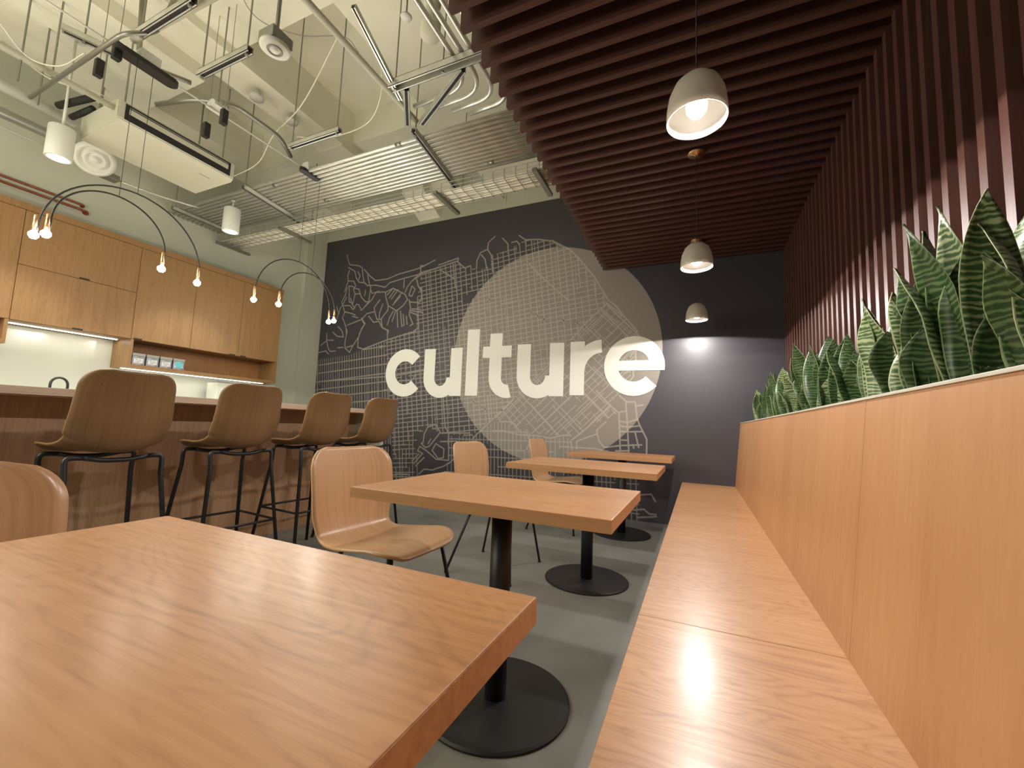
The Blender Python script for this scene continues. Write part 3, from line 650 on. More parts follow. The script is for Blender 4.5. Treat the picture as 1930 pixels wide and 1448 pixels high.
# ---------------------------------------------------------------- snake plants
def leaf(base, az, lean, length, wid, twist, mat, parent, rr):
    bm = bmesh.new(); uvl = bm.loops.layers.uv.new('UVMap'); n, mseg = 16, 6; top = []; bot = []
    up = Vector((math.cos(az), math.sin(az), 0)); side0 = Vector((-math.sin(az), math.cos(az), 0)); wob = rr.uniform(-.02, .02)
    for layer in (0, 1):
        G = []
        for i in range(n + 1):
            t = i / n; wdt = wid * (.50 + .62 * math.sin(min(1, t * 1.55) * PI / 2) * (1 if t < .5 else 1)) * (1 if t < .62 else max(.0, 1 - ((t - .62) / .38) ** 1.7)) * .9
            c = base + Vector((0, 0, 1)) * length * t + up * (lean * length * t ** 1.7) + side0 * math.sin(t * 5) * wob
            an = twist * t; s = (side0 * math.cos(an) + up * math.sin(an)); nn = (up * math.cos(an) - side0 * math.sin(an))
            row = []
            for j in range(mseg + 1):
                v = -1 + 2 * j / mseg
                row.append(bm.verts.new(c + s * v * wdt / 2 - nn * (.22 * wdt * (1 - v * v) * (.6 + .4 * (1 - t))) + nn * (.0018 if layer else 0) + nn * .003 * math.sin(t * 14 + v * 2)))
            G.append(row)
        (bot if layer else top).extend(G)
    def face(vs, uvs):
        f = bm.faces.new(vs)
        for l, q in zip(f.loops, uvs): l[uvl].uv = q
    off = rr.uniform(0, 20)
    for G in (top, bot):
        for i in range(n):
            for j in range(mseg): face((G[i][j], G[i][j + 1], G[i + 1][j + 1], G[i + 1][j]), [(jj / mseg, ii / n * length / .42 + off) for ii, jj in ((i, j), (i, j + 1), (i + 1, j + 1), (i + 1, j))])
    for i in range(n):
        for j in (0, mseg): face((top[i][j], top[i + 1][j], bot[i + 1][j], bot[i][j]), [(float(j > 0), off)] * 4)
    bmesh.ops.remove_doubles(bm, verts=bm.verts[:], dist=.0003)
    obj('leaf', bm, mat, parent, True)
rr = random.Random(11)
PY = [.50, .73, .97, 1.16, 1.38, 1.64, 1.90, 2.16, 2.42, 2.70, 3.00, 3.32, 3.66, 4.02, 4.36]
for i, y in enumerate(PY):
    where = '%s from the camera' % ORD[i] if i else 'nearest the camera'
    t = thing('snake_plant', 'banded snake plant clump in the bench planter, %s' % where + (', tallest and palest' if i == 3 else ', at the mural end' if i == 14 else ''), 'plant', (.545 + rr.uniform(-.03, .03), y, 1.03), 0, 'snake plants in the bench planter')
    nl = 11 if i < 9 else 9
    for k in range(nl):
        az = 2 * PI * k / nl + rr.uniform(-.5, .5); rad = rr.uniform(.015, .06); big = rr.random()
        ln = (.22 + .19 * big) * (1.0 if i != 3 else 1.12)
        leaf(Vector((math.cos(az) * rad, math.sin(az) * rad * 1.2, 0)), az, rr.uniform(.0, .20) + .12 * (1 - big), ln, rr.uniform(.085, .118), rr.uniform(-.6, .6), M['leafp'] if (i == 3 and k % 2 == 0) or rr.random() < .16 else M['leaf'], t, rr)

# ---------------------------------------------------------------- dark slatted wall and ceiling
XS0, XS1, ZS = -.985, .745, 2.757
PIT = .0995; Y0S = YW - .055
cs = thing('slatted_ceiling_canopy', 'dark red-brown slatted timber canopy over the bench and tables', 'slatted canopy', (0, 2, ZS)); OC = (0, 2, ZS)
b = bmesh.new(); y = Y0S
while y > -.7:
    box(XS0, XS1 + .10, y - .0145, y + .0145, ZS, ZS + .115, 0, b); y -= PIT
obj('slats', rel(b, OC), M['slat_x'], cs)
obj('backing_board', rel(box(XS0 + .02, .864, -.75, YW - .001, ZS + .1155, ZS + .135), OC), M['backing'], cs)  # added black board, stops light leaking down and keeps the gaps dark
ws = thing('slatted_wall_screen', 'dark red-brown upright timber slats on the right wall behind the snake plants', 'slatted screen', (.8, 2, .9)); OW = (.8, 2, .9)
b = bmesh.new(); y = Y0S
while y > -.7:
    box(XS1, XS1 + .10, y - .018, y + .018, .90, ZS - .0005, 0, b); y -= PIT
obj('slats', rel(b, OW), M['slat'], ws)
obj('backing_board', rel(box(XS1 + .1005, .8645, -.75, YW - .006, .0, ZS + .115), OW), M['slat_back'], ws)

# ---------------------------------------------------------------- pendants
def pendant(x, y, label):
    t = thing('dome_pendant_lamp', label, 'pendant lamp', (x, y, PZ), 0, 'dome pendants over the bench')
    prof = [(.0925, 0), (.094, .004), (.0925, .045), (.086, .085), (.070, .123), (.045, .148), (.018, .158), (.012, .160), (.0, .160)]
    inn = [(.0, .154), (.04, .144), (.066, .119), (.082, .083), (.0885, .045), (.0895, .002), (.0925, 0)]
    obj('lamp_shade', lathe(prof + inn, seg=48), M['shade'], t, True)
    obj('bulb', lathe([(0, .012), (.018, .016), (.031, .034), (.034, .052), (.028, .072), (.015, .086), (0, .088)], seg=20), M['bulb'], t, True)
    obj('socket', lathe([(0, .0885), (.016, .0885), (.016, .135), (.02, .15), (0, .152)], seg=16), M['brass'], t, True)
    obj('cord', tube([(0, 0, .160), (0, 0, ZS - PZ - .012)], .0022, 6), M['blackm'], t, True)
    obj('ceiling_rose', lathe([(0, ZS - PZ - .012), (.008, ZS - PZ - .022), (.012, ZS - PZ - .012), (.052, ZS - PZ - .008), (.052, ZS - PZ - .0005), (0, ZS - PZ - .0005)], seg=28), M['brass'], t, True)
    light('SPOT', (0, 0, .030), 120, (1, .93, .88), .034, spot=168, blend=.05, parent=t)
    return t
for (x, y), l in zip(PEND, ('nearest and largest dome pendant lamp hanging over the bench edge', 'middle one of the three dome pendant lamps over the bench', 'farthest dome pendant lamp, glowing on the charcoal mural wall')): pendant(x, y, l)

# ---------------------------------------------------------------- kitchen wall
XF = -5.10; WX = XL
def cabinet(y0, y1, doors, label, notches):
    O = (WX, y0, 1.67); t = thing('wall_cabinet', label, 'cabinet', O, 0, 'oak wall cabinets above the back counter')
    obj('body', rel(box(WX + .001, XF - .019, y0 + .001, y1 - .001, 1.67, 2.598), O), M['cab'], t)
    for (a, c, z0, z1) in doors:
        d = obj('door', rel(box(XF - .018, XF, a + .0018, c - .0018, z0 + .0018, z1 - .0018, .0008), O), M['cab'], t)
    for (yy, zz) in notches: obj('finger_pull', rel(box(XF - .002, XF + .0006, yy - .035, yy + .035, zz, zz + .014), O), M['blackm'], t)
    return t
cabinet(-.70, .55, [(-.70, .55, 1.67, 2.598)], 'oak wall cabinet at the left edge of the photograph, mostly out of frame', [])
cabinet(.55, 1.352, [(.55, 1.352, 1.67, 2.598)], 'tall-door oak wall cabinet left of the one split into two flaps', [(1.26, 1.672)])
cabinet(1.352, 2.150, [(1.352, 2.150, 1.67, 2.135), (1.352, 2.150, 2.135, 2.598)], 'oak wall cabinet with two stacked flap doors above the lit backsplash', [(1.76, 2.137), (1.76, 1.672)])
cabinet(2.150, 2.672, [(2.150, 2.672, 1.67, 2.598)], 'single-door oak wall cabinet right above the clear bins', [(2.205, 1.672)])
cabinet(2.672, 3.715, [(2.672, 3.195, 1.67, 2.598), (3.195, 3.715, 1.67, 2.598)], 'double-door oak wall cabinet at the right end of the row', [(3.13, 1.672), (3.26, 1.672)])
tag(obj('cabinet_cornice', box(WX + .001, XF + .004, -.7, 3.72, 2.5995, 2.655), M['cab']), 'plain oak cornice board along the top of the wall cabinets', 'cornice')
def niche(y0, y1, zb, label):
    O = (WX, y0, zb); t = thing('open_shelf', label, 'shelf', O)
    obj('side_panel', rel(box(WX + .012, XF, y0, y0 + .022, zb + .0305, 1.6695), O), M['cab'], t)
    obj('side_panel', rel(box(WX + .012, XF, y1 - .022, y1, zb + .0305, 1.6695), O), M['cab'], t)
    obj('shelf_board', rel(box(WX + .012, XF, y0, y1, zb, zb + .030), O), M['cab'], t)
    obj('back_board', rel(box(WX + .012, WX + .03, y0 + .0225, y1 - .0225, zb + .0305, 1.6695), O), M['cab_dark'], t)
niche(2.152, 3.715, 1.392, 'open oak shelf under the right wall cabinets holding four clear bins')
niche(-.70, 1.350, 1.47, 'open oak shelf at the far left edge beside the bright backsplash')
struct('trim_20', box(WX, WX + .010, -.7, 3.715, .935, 1.668), M['splash'])          # glossy backsplash
t = thing('back_counter', 'back counter with pale worktop under the lit white backsplash, behind the bar', 'counter', (-5.15, 1.5, 0)); O = (-5.15, 1.5, 0)
obj('worktop', rel(box(WX + .0115, -4.80, -.7, 3.72, .90, .934, .002), O), M['splash'], t)
obj('body', rel(box(WX + .001, -4.85, -.7, 3.70, .08, .899), O), M['cab'], t)
obj('plinth', rel(box(WX + .001, -4.90, -.7, 3.69, 0, .079), O), M['blackm'], t)
for k in range(7): obj('door', rel(box(-4.8495, -4.832, -.69 + k * .626, -.07 + k * .626, .085, .895, .001), O), M['cab'], t)
for nm, (y0, y1, z) in {'a': (1.37, 2.13, 1.664), 'b': (2.19, 3.69, 1.386)}.items():
    o = obj('under_cabinet_light', box(-5.33, -5.30, y0, y1, z, z + .005), M['led'])
    tag(o, 'slim lit strip under the %s' % ('stacked-flap wall cabinet' if nm == 'a' else 'open shelf with the bins'), 'strip light', 'under-cabinet strip lights')
    light('AREA', (-5.28, (y0 + y1) / 2, z - .008), .55 if nm == 'a' else .7, (1, .97, .80), .12, sy=y1 - y0)
# faucet
t = thing('faucet', 'dark gooseneck faucet behind the bar in front of the white backsplash', 'faucet', (-5.12, 1.70, .934))
arch = [(-.0, -.055, .004), (0, -.055, .235)] + [(0, -.055 * math.cos(R(a)), .235 + .062 * math.sin(R(a))) for a in range(15, 181, 15)] + [(0, .056, .19)]
obj('spout', tube(arch, .0095, 10), M['black'], t, True); obj('handle', tube([(0, -.055, .06), (.05, -.075, .075)], .006), M['black'], t, True)
obj('flange', lathe([(0, 0), (.024, 0), (.024, .006), (0, .006)], (0, -.055, .0)), M['black'], t)
# bins on the shelf
for k in range(4):
    y = 2.235 + k * .118; O = (-5.17, y, 1.4225)
    t = thing('clear_bin', ['clear snack bin at the left end of the shelf against the panel', 'second clear snack bin on the shelf, white wrappers inside', 'third clear snack bin on the shelf, left of the teal one', 'clear bin with a teal round label, right end of the four'][k], 'bin', O, 0, 'clear bins on the open shelf')
    w_, h_ = .052, .115; d_ = .065
    obj('tray', box(-d_, d_, -w_, w_, .0, .088, .004), M['bin'], t)
    obj('lid', box(-d_ - .002, d_ + .002, -w_ - .002, w_ + .002, .0885, h_, .003), M['grey'], t)
    obj('wrappers', box(d_ + .0002, d_ + .002, -w_ * .75, w_ * .75, .018, .066, .0006), M['binw'], t)
    if k == 3:
        b = bmesh.new(); prism([(.036 * math.cos(a * PI / 14), .052 + .036 * math.sin(a * PI / 14)) for a in range(28)], 0, d_ + .0022, d_ + .004, b); obj('teal_label', b, M['teal'], t)['label'] = 'round teal label'
t = thing('paper_towel_box', 'pale box standing on the back counter under the shelf', 'box', (-5.25, 3.16, .934))
obj('body', box(-.10, .10, -.13, .13, 0, .40, .006), M['white'], t); obj('lid', box(-.102, .102, -.132, .132, .4005, .41, .003), M['grey'], t)

# ---------------------------------------------------------------- arc lamps over the bar
ZA = 1.905
def arc_lamp(x, ya, yb, hgt, label, wx=0):
    yc = (ya + yb) / 2; rad = (yb - ya) / 2
    t = thing('arc_pendant_lamp', label, 'arc lamp', (x, yc, ZA), 0, 'thin black arc lamps over the bar')
    st = hgt - rad; ends = [(0, -rad, .02)] + [(0, -rad, .05 + (st - .05) * k) for k in (.5,)] + [(0, -rad * math.cos(R(a)), st + rad * math.sin(R(a))) for a in range(0, 181, 6)] + [(0, rad, .05 + (st - .05) * .5), (0, rad, .02)]
    obj('arc_tube', tube(ends, .0050, 8), M['black'], t, True)
    for s in (-1, 1):
        so = Vector((.016, s * rad - .016, 0)); B = lambda pr: lathe(pr, tuple(so), 14)
        obj('socket', B([(0, .018), (.009, .018), (.009, .105), (.006, .108), (0, .108)]), M['brass'], t, True)
        obj('bulb', B([(0, -.026), (.012, -.023), (.021, -.010), (.021, .003), (.013, .014), (.008, .0175), (0, .0175)]), M['bulb_s'], t, True)
        light('POINT', so + Vector((.0, 0, -.034)), 2.2, (1, .88, .72), .02, parent=t)
    for dx in (0.0,):
        obj('suspension_wire', tube([(0, 0, hgt + .0066), (0, 0, 3.178 - ZA)], .0016, 5), M['blackm'], t, True)
    return t
arc_lamp(-3.300, .925, 1.735, .46, 'taller of the two arc lamps at the left, over the nearest stools')
arc_lamp(-3.215, .945, 1.475, .36, 'lower of the two arc lamps at the left, over the nearest stools')
arc_lamp(-3.295, 2.150, 2.900, .46, 'taller of the two arc lamps in front of the corner pier')
arc_lamp(-3.215, 2.310, 2.890, .36, 'lower of the two arc lamps in front of the corner pier')
def canopy(y, label, ln=.17, hx=.045):
    t = thing('lamp_canopy', label, 'canopy', (-3.26, y, 3.18), 0, 'black canopies on the pendant rail')
    b = bmesh.new(); P = []
    for k in range(32):
        a = 2 * PI * k / 32; P.append((hx * math.cos(a), (ln - hx) * (1 if math.sin(a) > 0 else -1) + hx * math.sin(a)))
    A = [b.verts.new((x, y_, 0)) for x, y_ in P]; B_ = [b.verts.new((x, y_, .03)) for x, y_ in P]
    b.faces.new(A); b.faces.new(B_[::-1])
    for i in range(32): b.faces.new((A[i], B_[i], B_[(i + 1) % 32], A[(i + 1) % 32]))
    obj('canopy_plate', b, M['black'], t)
    obj('junction_box', box(-.035, .035, -.055, .055, .0305, .10, .004), M['white'], t)
canopy(1.28, 'long black oval lamp canopy on the thin rail, left of the air conditioner'); canopy(2.52, 'small black lamp canopy at the end of the thin rail by the conduits', .10, .03)
# ---------------------------------------------------------------- cylinder downlights
def downlight(x, y, zb, label, top, p, box_=True):
    t = thing('cylinder_downlight', label, 'downlight', (x, y, zb), 0, 'white cylinder downlights')
    obj('housing', lathe([(.062, .006), (.062, .0), (.074, .0), (.076, .004), (.076, .240), (.072, .246), (0, .246)], seg=40), M['white'], t, True)
    obj('lens', lathe([(0, .008), (.062, .008)], seg=40), M['lens'], t)
    obj('stem', tube([(0, 0, .246), (0, 0, top - zb)], .009 if box_ else .006, 10), M['white'], t, True)
    obj('mounting_box', lathe([(0, top - zb), (.06, top - zb), (.06, top - zb + .038), (0, top - zb + .038)] if box_ else [(0, top - zb), (.02, top - zb), (.02, top - zb + .01), (0, top - zb + .01)], seg=8), M['white'], t)
    if p: light('SPOT', (0, 0, -.006), p * .75, (1, .93, .80), .05, spot=88, blend=.45, parent=t)
downlight(-4.43, 1.29, 2.85, 'white cylinder downlight at the far left on a long stem, beside the ringed speaker', 3.83, 90)
downlight(-4.43, 2.57, 2.85, 'white cylinder downlight hanging just under the conduit rack', 3.178, 90, False)
downlight(-2.45, -.9, 2.62, 'added white cylinder downlight, unseen behind the photographer over the aisle', 4.412, 60)  # added lamp out of view, put in for light from behind the camera

# ---------------------------------------------------------------- services under the concrete ceiling
GR = 'galvanised conduits in the rack along the mural wall'
for k in range(12):
    y = 2.492 + k * .0475; z = 3.205
    t = thing('rack_conduit', 'steel conduit in the ceiling rack, %s of twelve' % ('first and nearest the camera' if k == 0 else 'last and nearest the mural' if k == 11 else ORD[k] + ' from the camera side'), 'conduit', (XL + .005, y, z), 0, GR)
    obj('pipe', tube([(0, 0, 0), (4.75, 0, 0)], .0152, 10), M['galv'], t, True)
    for cxx in ((1.3 + (k * .37) % .9,) if k % 4 == 1 else (3.2 + k * .06,) if k % 5 == 0 else ()): obj('coupling', tube([(cxx, 0, 0), (cxx + .06, 0, 0)], .0170, 10), M['galvd'], t, True)
def strut(p, q, label, rods=(), h=.040, wdt=.041, dark=True, ztop=ZC, name='strut_channel'):
    """C channel, open side down, with threaded rods up to the slab"""
    p, q = Vector(p), Vector(q); L_ = (q - p).length; d = (q - p).normalized(); rz = math.atan2(d.y, d.x)
    t = thing(name, label, 'strut', tuple(p), 0)
    b = bmesh.new()
    for a, c, e, f in ((-wdt / 2, wdt / 2, h - .003, h), (-wdt / 2, -wdt / 2 + .003, 0, h), (wdt / 2 - .003, wdt / 2, 0, h), (-wdt / 2, -wdt / 2 + .010, 0, .003), (wdt / 2 - .010, wdt / 2, 0, .003)):
        box(0, L_, a, c, e, f, 0, b)
    rot = d.to_track_quat('X', 'Z').to_matrix().to_4x4(); bmesh.ops.transform(b, matrix=rot, verts=b.verts)
    obj('channel', b, M['galv'], t)
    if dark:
        b = box(.01, L_ - .01, -wdt / 2 + .0035, wdt / 2 - .0035, .006, .008); bmesh.ops.transform(b, matrix=rot, verts=b.verts); obj('slot_shade', b, M['blackm'], t)  # black sheet stands in for the shade inside the open channel
    for s in rods:
        c = d * s; obj('threaded_rod', tube([c + Vector((0, 0, .0)) + Vector((0, 0, h)), c + Vector((0, 0, ztop - p.z))], .005, 6), M['galvd'], t)
        obj('nut', tube([c + Vector((0, 0, -.014)), c + Vector((0, 0, -.001))], .011, 6), M['galvd'], t)
    return t
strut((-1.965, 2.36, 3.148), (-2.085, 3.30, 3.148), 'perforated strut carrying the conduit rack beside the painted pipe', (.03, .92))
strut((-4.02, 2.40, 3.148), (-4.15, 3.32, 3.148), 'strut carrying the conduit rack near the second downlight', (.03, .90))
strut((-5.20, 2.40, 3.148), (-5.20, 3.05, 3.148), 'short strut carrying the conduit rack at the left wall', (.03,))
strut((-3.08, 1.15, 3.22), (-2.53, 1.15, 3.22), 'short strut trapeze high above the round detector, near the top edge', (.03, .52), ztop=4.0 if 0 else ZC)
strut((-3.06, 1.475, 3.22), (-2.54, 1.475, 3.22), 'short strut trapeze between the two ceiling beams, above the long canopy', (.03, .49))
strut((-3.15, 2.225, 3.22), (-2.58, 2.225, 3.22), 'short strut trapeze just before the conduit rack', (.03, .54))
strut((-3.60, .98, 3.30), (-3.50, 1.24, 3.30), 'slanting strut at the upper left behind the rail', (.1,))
strut((-1.90, 2.02, 3.20), (-1.10, 2.02, 3.20), 'wide strut trapeze under the bending conduits by the slatted canopy', (.04, .42), h=.05, wdt=.06, dark=False)
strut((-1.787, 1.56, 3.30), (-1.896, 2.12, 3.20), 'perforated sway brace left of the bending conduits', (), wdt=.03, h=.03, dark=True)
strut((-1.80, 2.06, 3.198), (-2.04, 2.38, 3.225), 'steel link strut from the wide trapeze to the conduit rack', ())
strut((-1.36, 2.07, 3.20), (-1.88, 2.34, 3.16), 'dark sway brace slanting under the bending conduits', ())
# conduits that come along the canopy and bend towards the rack
for k, (x, yb, xe) in enumerate(((-1.405, 2.26, -1.90), (-1.340, 2.33, -1.78), (-1.275, 2.40, -1.66), (-1.205, 2.47, -1.55), (-1.145, 2.9, None))):
    pts = [(x, -.6, 3.275), (x, yb, 3.275)] + ([(xe, yb + .012, 3.275)] if xe else [])
    if k >= 4: pts = [(x, -.6, 3.275), (x, yb, 3.275), (x, yb + .4, 3.275)]
    o = obj('bending_conduit', tube(fillet(pts, .30, 10), .0165, 10), M['galv'], None, True)
    tag(o, ['bending steel conduit farthest left, with the widest sweep towards the rack', 'second bending steel conduit from the left above the strut', 'third steel conduit beside the canopy, bending last', 'fourth steel conduit from the left, bending close beside the slatted canopy', 'steel conduit running nearest the slatted canopy edge'][k], 'conduit', 'conduits along the canopy edge')
# wire basket tray
t = thing('wire_mesh_tray', 'steel wire basket cable tray below the conduit rack along the mural wall', 'cable tray', (-3.2, 3.12, 3.04)); O = (-3.2, 3.12, 3.04)
b = bmesh.new(); ty0, ty1, tz, th_ = 2.985, 3.215, 3.045, .085
for yy, zz in ((ty0, tz + th_), (ty0, tz + .045), (ty0, tz), (ty0 + .075, tz), (ty0 + .15, tz), (ty1, tz), (ty1, tz + .045), (ty1, tz + th_)):
    tube([(-5.40, yy, zz), (-.75, yy, zz)], .0038, 4, b)
x = -5.38
while x < -.75:
    tube([(x, ty0, tz + th_), (x, ty0, tz), (x, ty1, tz), (x, ty1, tz + th_)], .0036, 4, b); x += .105
obj('basket', rel(b, O), M['grey'], t)
for xx in (-5.30, -4.20, -2.16, -1.2):
    obj('cross_bracket', rel(box(xx - .02, xx + .02, 2.93, 3.34, tz - .032, tz - .004), O), M['galvd'], t)
bm = bmesh.new()
for k in range(17):
    r2 = random.Random(k); y = ty0 + .014 + .0125 * k
    tube([(-5.38 + i * .31, y + r2.uniform(-.006, .006), tz + .011 + r2.uniform(0, .008) + .012 * (k % 2)) for i in range(15)], .0075, 6, bm)
tag(obj('cable_bundle', bm, M['cable'], None, True), 'bundle of cream data cables lying in the wire basket tray', 'cable bundle')
# wall brackets over the mural
t = thing('wall_bracket', 'small painted triangular pipe bracket on the wall above the mural', 'bracket', (-2.3, YW, 3.9))
obj('arms', tube([(0, -.002, -.02), (.0, -.25, .02), (0, -.02, .16)], .012), M['cream'], t); obj('wall_plate', box(-.04, .04, -.008, -.0005, -.06, .2, .002), M['cream'], t)

# air conditioner
O = (-4.20, 1.825, 3.10)
t = thing('air_conditioner', 'long cream ceiling-hung air conditioner with a dark outlet slot', 'air conditioner', O)
b = prism([(-.29, .0), (.255, .0), (.29, .03), (.29, .170), (.25, .185), (-.29, .185)], 1, -.425, .425); bmesh.ops.bevel(b, geom=b.edges[:], offset=.008, segments=2, affect='EDGES')
obj('casing', b, M['cream'], t)
b = bmesh.new(); box(.2908, .2935, -.385, .385, .036, .158, 0, b); obj('outlet_slot', b, M['blackm'], t)
obj('louvre', box(.2940, .300, -.362, .362, .088, .128, .002), M['cream'], t)
obj('louvre', box(.2940, .299, -.362, .362, .136, .143, .001), M['grey'], t)
obj('nameplate', box(.13, .14, .22, .31, -.0012, -.0002), M['grey'], t)
for s in (-1, 1):
    for u in (-.2, .2): obj('hanger_rod', tube([(u, s * .36, .186), (u, s * .36, .9)], .006, 6), M['galvd'], t)
# round diffuser speaker
t = thing('round_ceiling_speaker', 'round ringed white ceiling speaker behind the left downlight', 'speaker', (-4.76, 1.60, 3.11)); t.rotation_euler = Vector((-.72, .22, .62)).to_track_quat('Z', 'Y').to_euler()
obj('grille', lathe([(r_ * .80, h_) for r_, h_ in [(0, 0), (.03, .0), (.04, .026), (.06, .026), (.075, .0), (.09, .0), (.10, .03), (.12, .03), (.135, .0), (.15, .0), (.175, .02), (.175, .045), (0, .05)]], seg=48), M['white'], t, True)
obj('back_can', lathe([(0, .051), (.11, .051), (.11, .15), (0, .16)], seg=32), M['white'], t, True); obj('yoke', tube([(0, 0, .16), (0, 0, .20)], .012, 6), M['galvd'], t); obj('hanger_rod', tube([(0, 0, .20), tuple(t.rotation_euler.to_matrix().transposed() @ Vector((0, 0, 1.28)) + Vector((0, 0, .20)))], .006, 6), M['galvd'], t)
# detector hanging on a stem, near the top of the picture
t = thing('ceiling_detector', 'round white detector under a grey box on a hanging stem', 'detector', (-1.96, 1.255, 2.82))
obj('sensor_face', lathe([(0, 0), (.018, -.002), (.022, .004), (.060, .004), (.070, .012), (.070, .022), (0, .024)], seg=36), M['white'], t, True)
obj('ring', lathe([(.028, .0035), (.030, .0), (.036, .0), (.038, .0035)], seg=28), M['grey'], t, True)
obj('junction_box', box(-.055, .055, -.055, .055, .0245, .085, .003), M['galvd'], t); obj('stem', tube([(0, 0, .085), (0, 0, 1.62)], .010), M['galvd'], t)
t = thing('heat_detector', 'small white ceiling disc beside the bending conduits', 'detector', (-1.555, 1.737, 3.32))
obj('disc', lathe([(0, 0), (.030, 0), (.034, .008), (0, .012)], seg=28), M['white'], t, True); obj('stem', tube([(0, 0, .012), (0, 0, .69)], .005), M['galvd'], t)
t = thing('pipe_stub', 'capped painted pipe stub hanging from the slab by the conduits', 'pipe', (-1.62, 2.05, 3.52))
obj('pipe', lathe([(0, 0), (.062, 0), (.066, .01), (.066, .10), (.050, .11), (.050, .22), (.058, .23), (.058, .30), (.045, .31), (.045, .498), (0, .498)], seg=28), M['conc'], t, True)

def pipe(name, pts, r, m, label, cat='pipe', fr=.08, rods=(), ztop=ZC):
    o = obj(name, tube(fillet(pts, fr) if len(pts) > 2 else pts, r, 12), m, None, True); return tag(o, label, cat)
pipe('sprinkler_pipe', [(-1.975, -1.0, 3.27), (-1.975, 2.40, 3.27)], .021, M['cream'], 'cream painted sprinkler pipe running to the middle of the conduit rack')
pipe('pendant_rail', [(-3.34, -.8, 3.225), (-3.27, 2.62, 3.225)], .006, M['white'], 'thin pale rail that carries the lamp canopies and downlight boxes', 'rail')
pipe('painted_pipe', [(-3.25, 1.19, 3.30), (-2.3, 1.22, 3.30)], .020, M['cream'], 'cream painted pipe beside the high strut trapeze at the top', fr=.05)
pipe('painted_pipe', [(-3.975, -.8, 3.215), (-3.975, 1.40, 3.215)], .020, M['cream'], 'bright cream pipe ending above the air conditioner')
pipe('wide_duct_pipe', [(-4.60, -.8, 3.31), (-4.68, 1.43, 3.31)], .040, M['white'], 'wide white pipe running along to the back of the air conditioner')
pipe('steel_duct', [(-4.86, -.8, 3.20), (-4.86, 1.50, 3.20)], .040, M['galv'], 'shiny steel pipe at the far left above the copper pipes')
pipe('thin_pipe', [(-5.12, -.8, 3.20), (-5.12, 1.6, 3.20)], .010, M['white'], 'thin pale pipe left of the shiny steel pipe')
pipe('grey_conduit', [(-4.36, 1.09, 3.17), (-3.06, 1.075, 3.17), (-3.0, 1.20, 3.26), (-3.02, 1.45, 4.4)], .013, M['galvd'], 'grey conduit crossing the beams and bending up near the black sensors', 'conduit')
pipe('grey_conduit', [(-3.86, 1.60, 3.36), (-3.50, 1.66, 3.34), (-3.25, 1.80, 3.34), (-3.25, 2.2, 3.34), (-3.40, 2.42, 3.34)], .018, M['galvd'], 'curved dark conduit behind the air conditioner', 'conduit')
pipe('grey_conduit', [(-3.60, 1.33, 4.0), (-3.60, 1.36, 3.42), (-3.42, 1.60, 3.40)], .016, M['galvd'], 'angled grey conduit dropping off the beam behind the long canopy', 'conduit')
pipe('insulated_pipe', [(-4.6, 1.30, 3.34), (-4.22, 1.36, 3.34)], .026, M['blackm'], 'black insulated refrigerant pipe behind the downlight stem, upper one')
pipe('insulated_pipe', [(-4.6, 1.38, 3.30), (-4.30, 1.395, 3.30)], .022, M['blackm'], 'black insulated refrigerant pipe behind the downlight stem, lower one')
for k, z in enumerate((2.865, 2.915)):
    t = thing('copper_pipe', ['lower copper pipe on the left wall above the cabinets', 'upper copper pipe on the left wall above the cabinets'][k], 'pipe', (WX + .045, 1.82, z), 0, 'copper pipes above the cabinets')
    obj('pipe', tube(fillet([(0, -2.6, 0), (0, 0, 0), (-.044, 0, 0)] if k == 0 else [(0, -2.6, 0), (0, -.03, 0), (-.044, -.03, 0)], .03), .0115), M['copper'], t, True)
    obj('wall_flange', tube([(-.0445, -.03 * k, 0), (-.036, -.03 * k, 0)], .024 if k == 0 else .016, 20), M['copper'], t)
# black drivers hanging on cables
for k, (x, y, z, l) in enumerate(((-3.52, 1.142, 3.10, 'left of the two small black hanging drivers near the long canopy'), (-3.27, 1.13, 3.12, 'black hanging driver right beside the left end of the long canopy'),
                                   (-3.42, 1.733, 3.06, 'black hanging driver above the air conditioner, the left one of two'), (-3.20, 1.726, 3.10, 'black hanging driver above the air conditioner, the right one of two'))):
    t = thing('lamp_driver', l, 'driver', (x, y, z), 0, 'small black lamp drivers hanging from the ceiling')
    obj('case', box(-.021, .021, -.021, .021, 0, .115, .006), M['black'], t); obj('hanging_cable', tube([(0, 0, .115), (.004, .003, .3), (0, 0, 4.0 - z + (.45 if x > -3.6 else 0))], .0022, 5), M['grey'], t)
def cable(pts, label, m='cable', r=.004, n=30, name='loose_cable'): return tag(obj(name, tube(spline(pts, n), r, 6), M[m], None, True), label, 'cable')
cable([(-2.62, 1.30, 3.9), (-2.50, 1.42, 3.44), (-2.31, 1.61, 3.38), (-2.08, 1.76, 3.42), (-1.98, 1.8, 3.31)], 'thin grey cable sagging behind the round detector', 'grey', .0025)
cable([(-2.10, 2.12, 3.60), (-2.20, 2.24, 3.42), (-2.48, 2.39, 3.38), (-2.88, 2.38, 3.36), (-3.14, 2.27, 3.36)], 'cream cable looping down to the strut trapeze before the rack')
cable([(-2.14, 1.80, 3.55), (-2.83, 2.07, 3.42), (-3.40, 2.24, 3.42), (-3.80, 2.38, 3.34), (-4.10, 2.30, 3.20)], 'cream cable running across the beam towards the air conditioner')
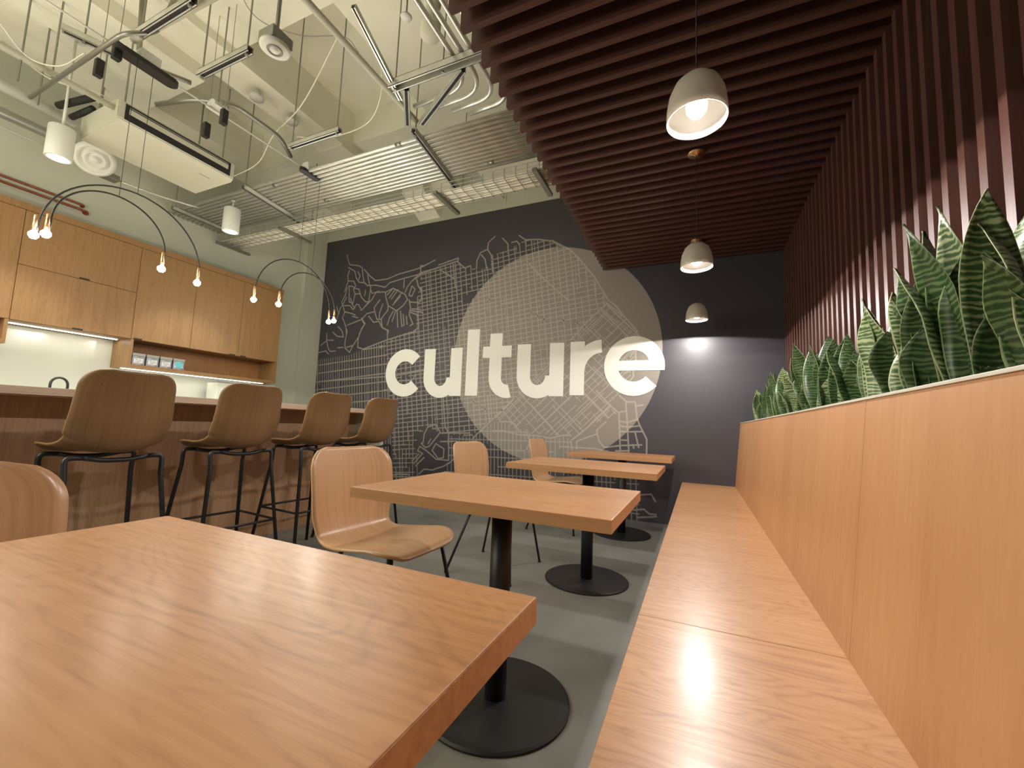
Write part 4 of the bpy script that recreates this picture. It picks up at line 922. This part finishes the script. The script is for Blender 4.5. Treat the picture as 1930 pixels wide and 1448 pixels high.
cable([(-3.86, .8, 3.28), (-3.95, .95, 3.22), (-3.80, 1.05, 3.19), (-3.52, 1.07, 3.20)], 'twin pale cable curving to the left downlight')
cable([(-3.90, .75, 3.24), (-4.10, 1.08, 3.24), (-3.95, 1.28, 3.24), (-4.05, 1.38, 3.29)], 'pale cable drooping under the bright cream pipe at the left')
pipe('wall_conduit', [(-4.99, 1.86, 3.12), (-4.94, 2.16, 3.12), (-4.80, 2.45, 3.12)], .010, M['galv'], 'short shiny conduit above the left arc lamps, left of the rack', 'conduit', fr=.2)
t = thing('junction_box', 'grey junction box on a rod above the left arc lamps by the ringed speaker', 'junction box', (-5.0, 1.80, 3.10))
obj('box', box(-.05, .05, -.06, .055, 0, .05, .006), M['galvd'], t); obj('hanger_rod', tube([(0, 0, .05), (0, 0, .90)], .012), M['galvd'], t)
t = thing('junction_box', 'pale half-round junction box on the thin rail between the two canopies', 'junction box', (-3.28, 1.72, 3.235))
b = bmesh.new(); prism([(.055 * math.cos(PI * k / 12), .05 * math.sin(PI * k / 12)) for k in range(13)], 1, -.05, .05, b)
obj('box', b, M['white'], t); obj('hanger_rod', tube([(0, 0, .05), (0, 0, ZC - 3.235 - .37)], .005, 6), M['galvd'], t)
# small ceiling sprinklers on the beam
for x, y, z, l in ((-3.75, 2.28, 3.90, 'white sprinkler head under the lit beam near the detector'), (-3.72, 2.62, 3.90, 'white sprinkler head under the lit beam nearer the rack')):
    t = thing('fire_sprinkler', l, 'sprinkler', (x, y, z)); obj('disc', lathe([(0, 0), (.058, 0), (.064, .02), (.03, .045), (.016, .099), (0, .099)], seg=24), M['white'], t, True)
for i, (x, y) in enumerate(((-4.75, .92), (-4.35, 1.02), (-4.15, 1.12), (-4.55, 1.18))):
    tag(obj('threaded_rod', tube([(x, y, 3.24), (x, y, ZC if x > -4.9 else 4.0)], .006, 6), M['galvd']), 'thin threaded rod hanging from the slab at the upper left, %s from the left' % ORD[i].replace('nearest', 'first'), 'rod', 'threaded rods at the upper left')

bpy.context.view_layer.update()
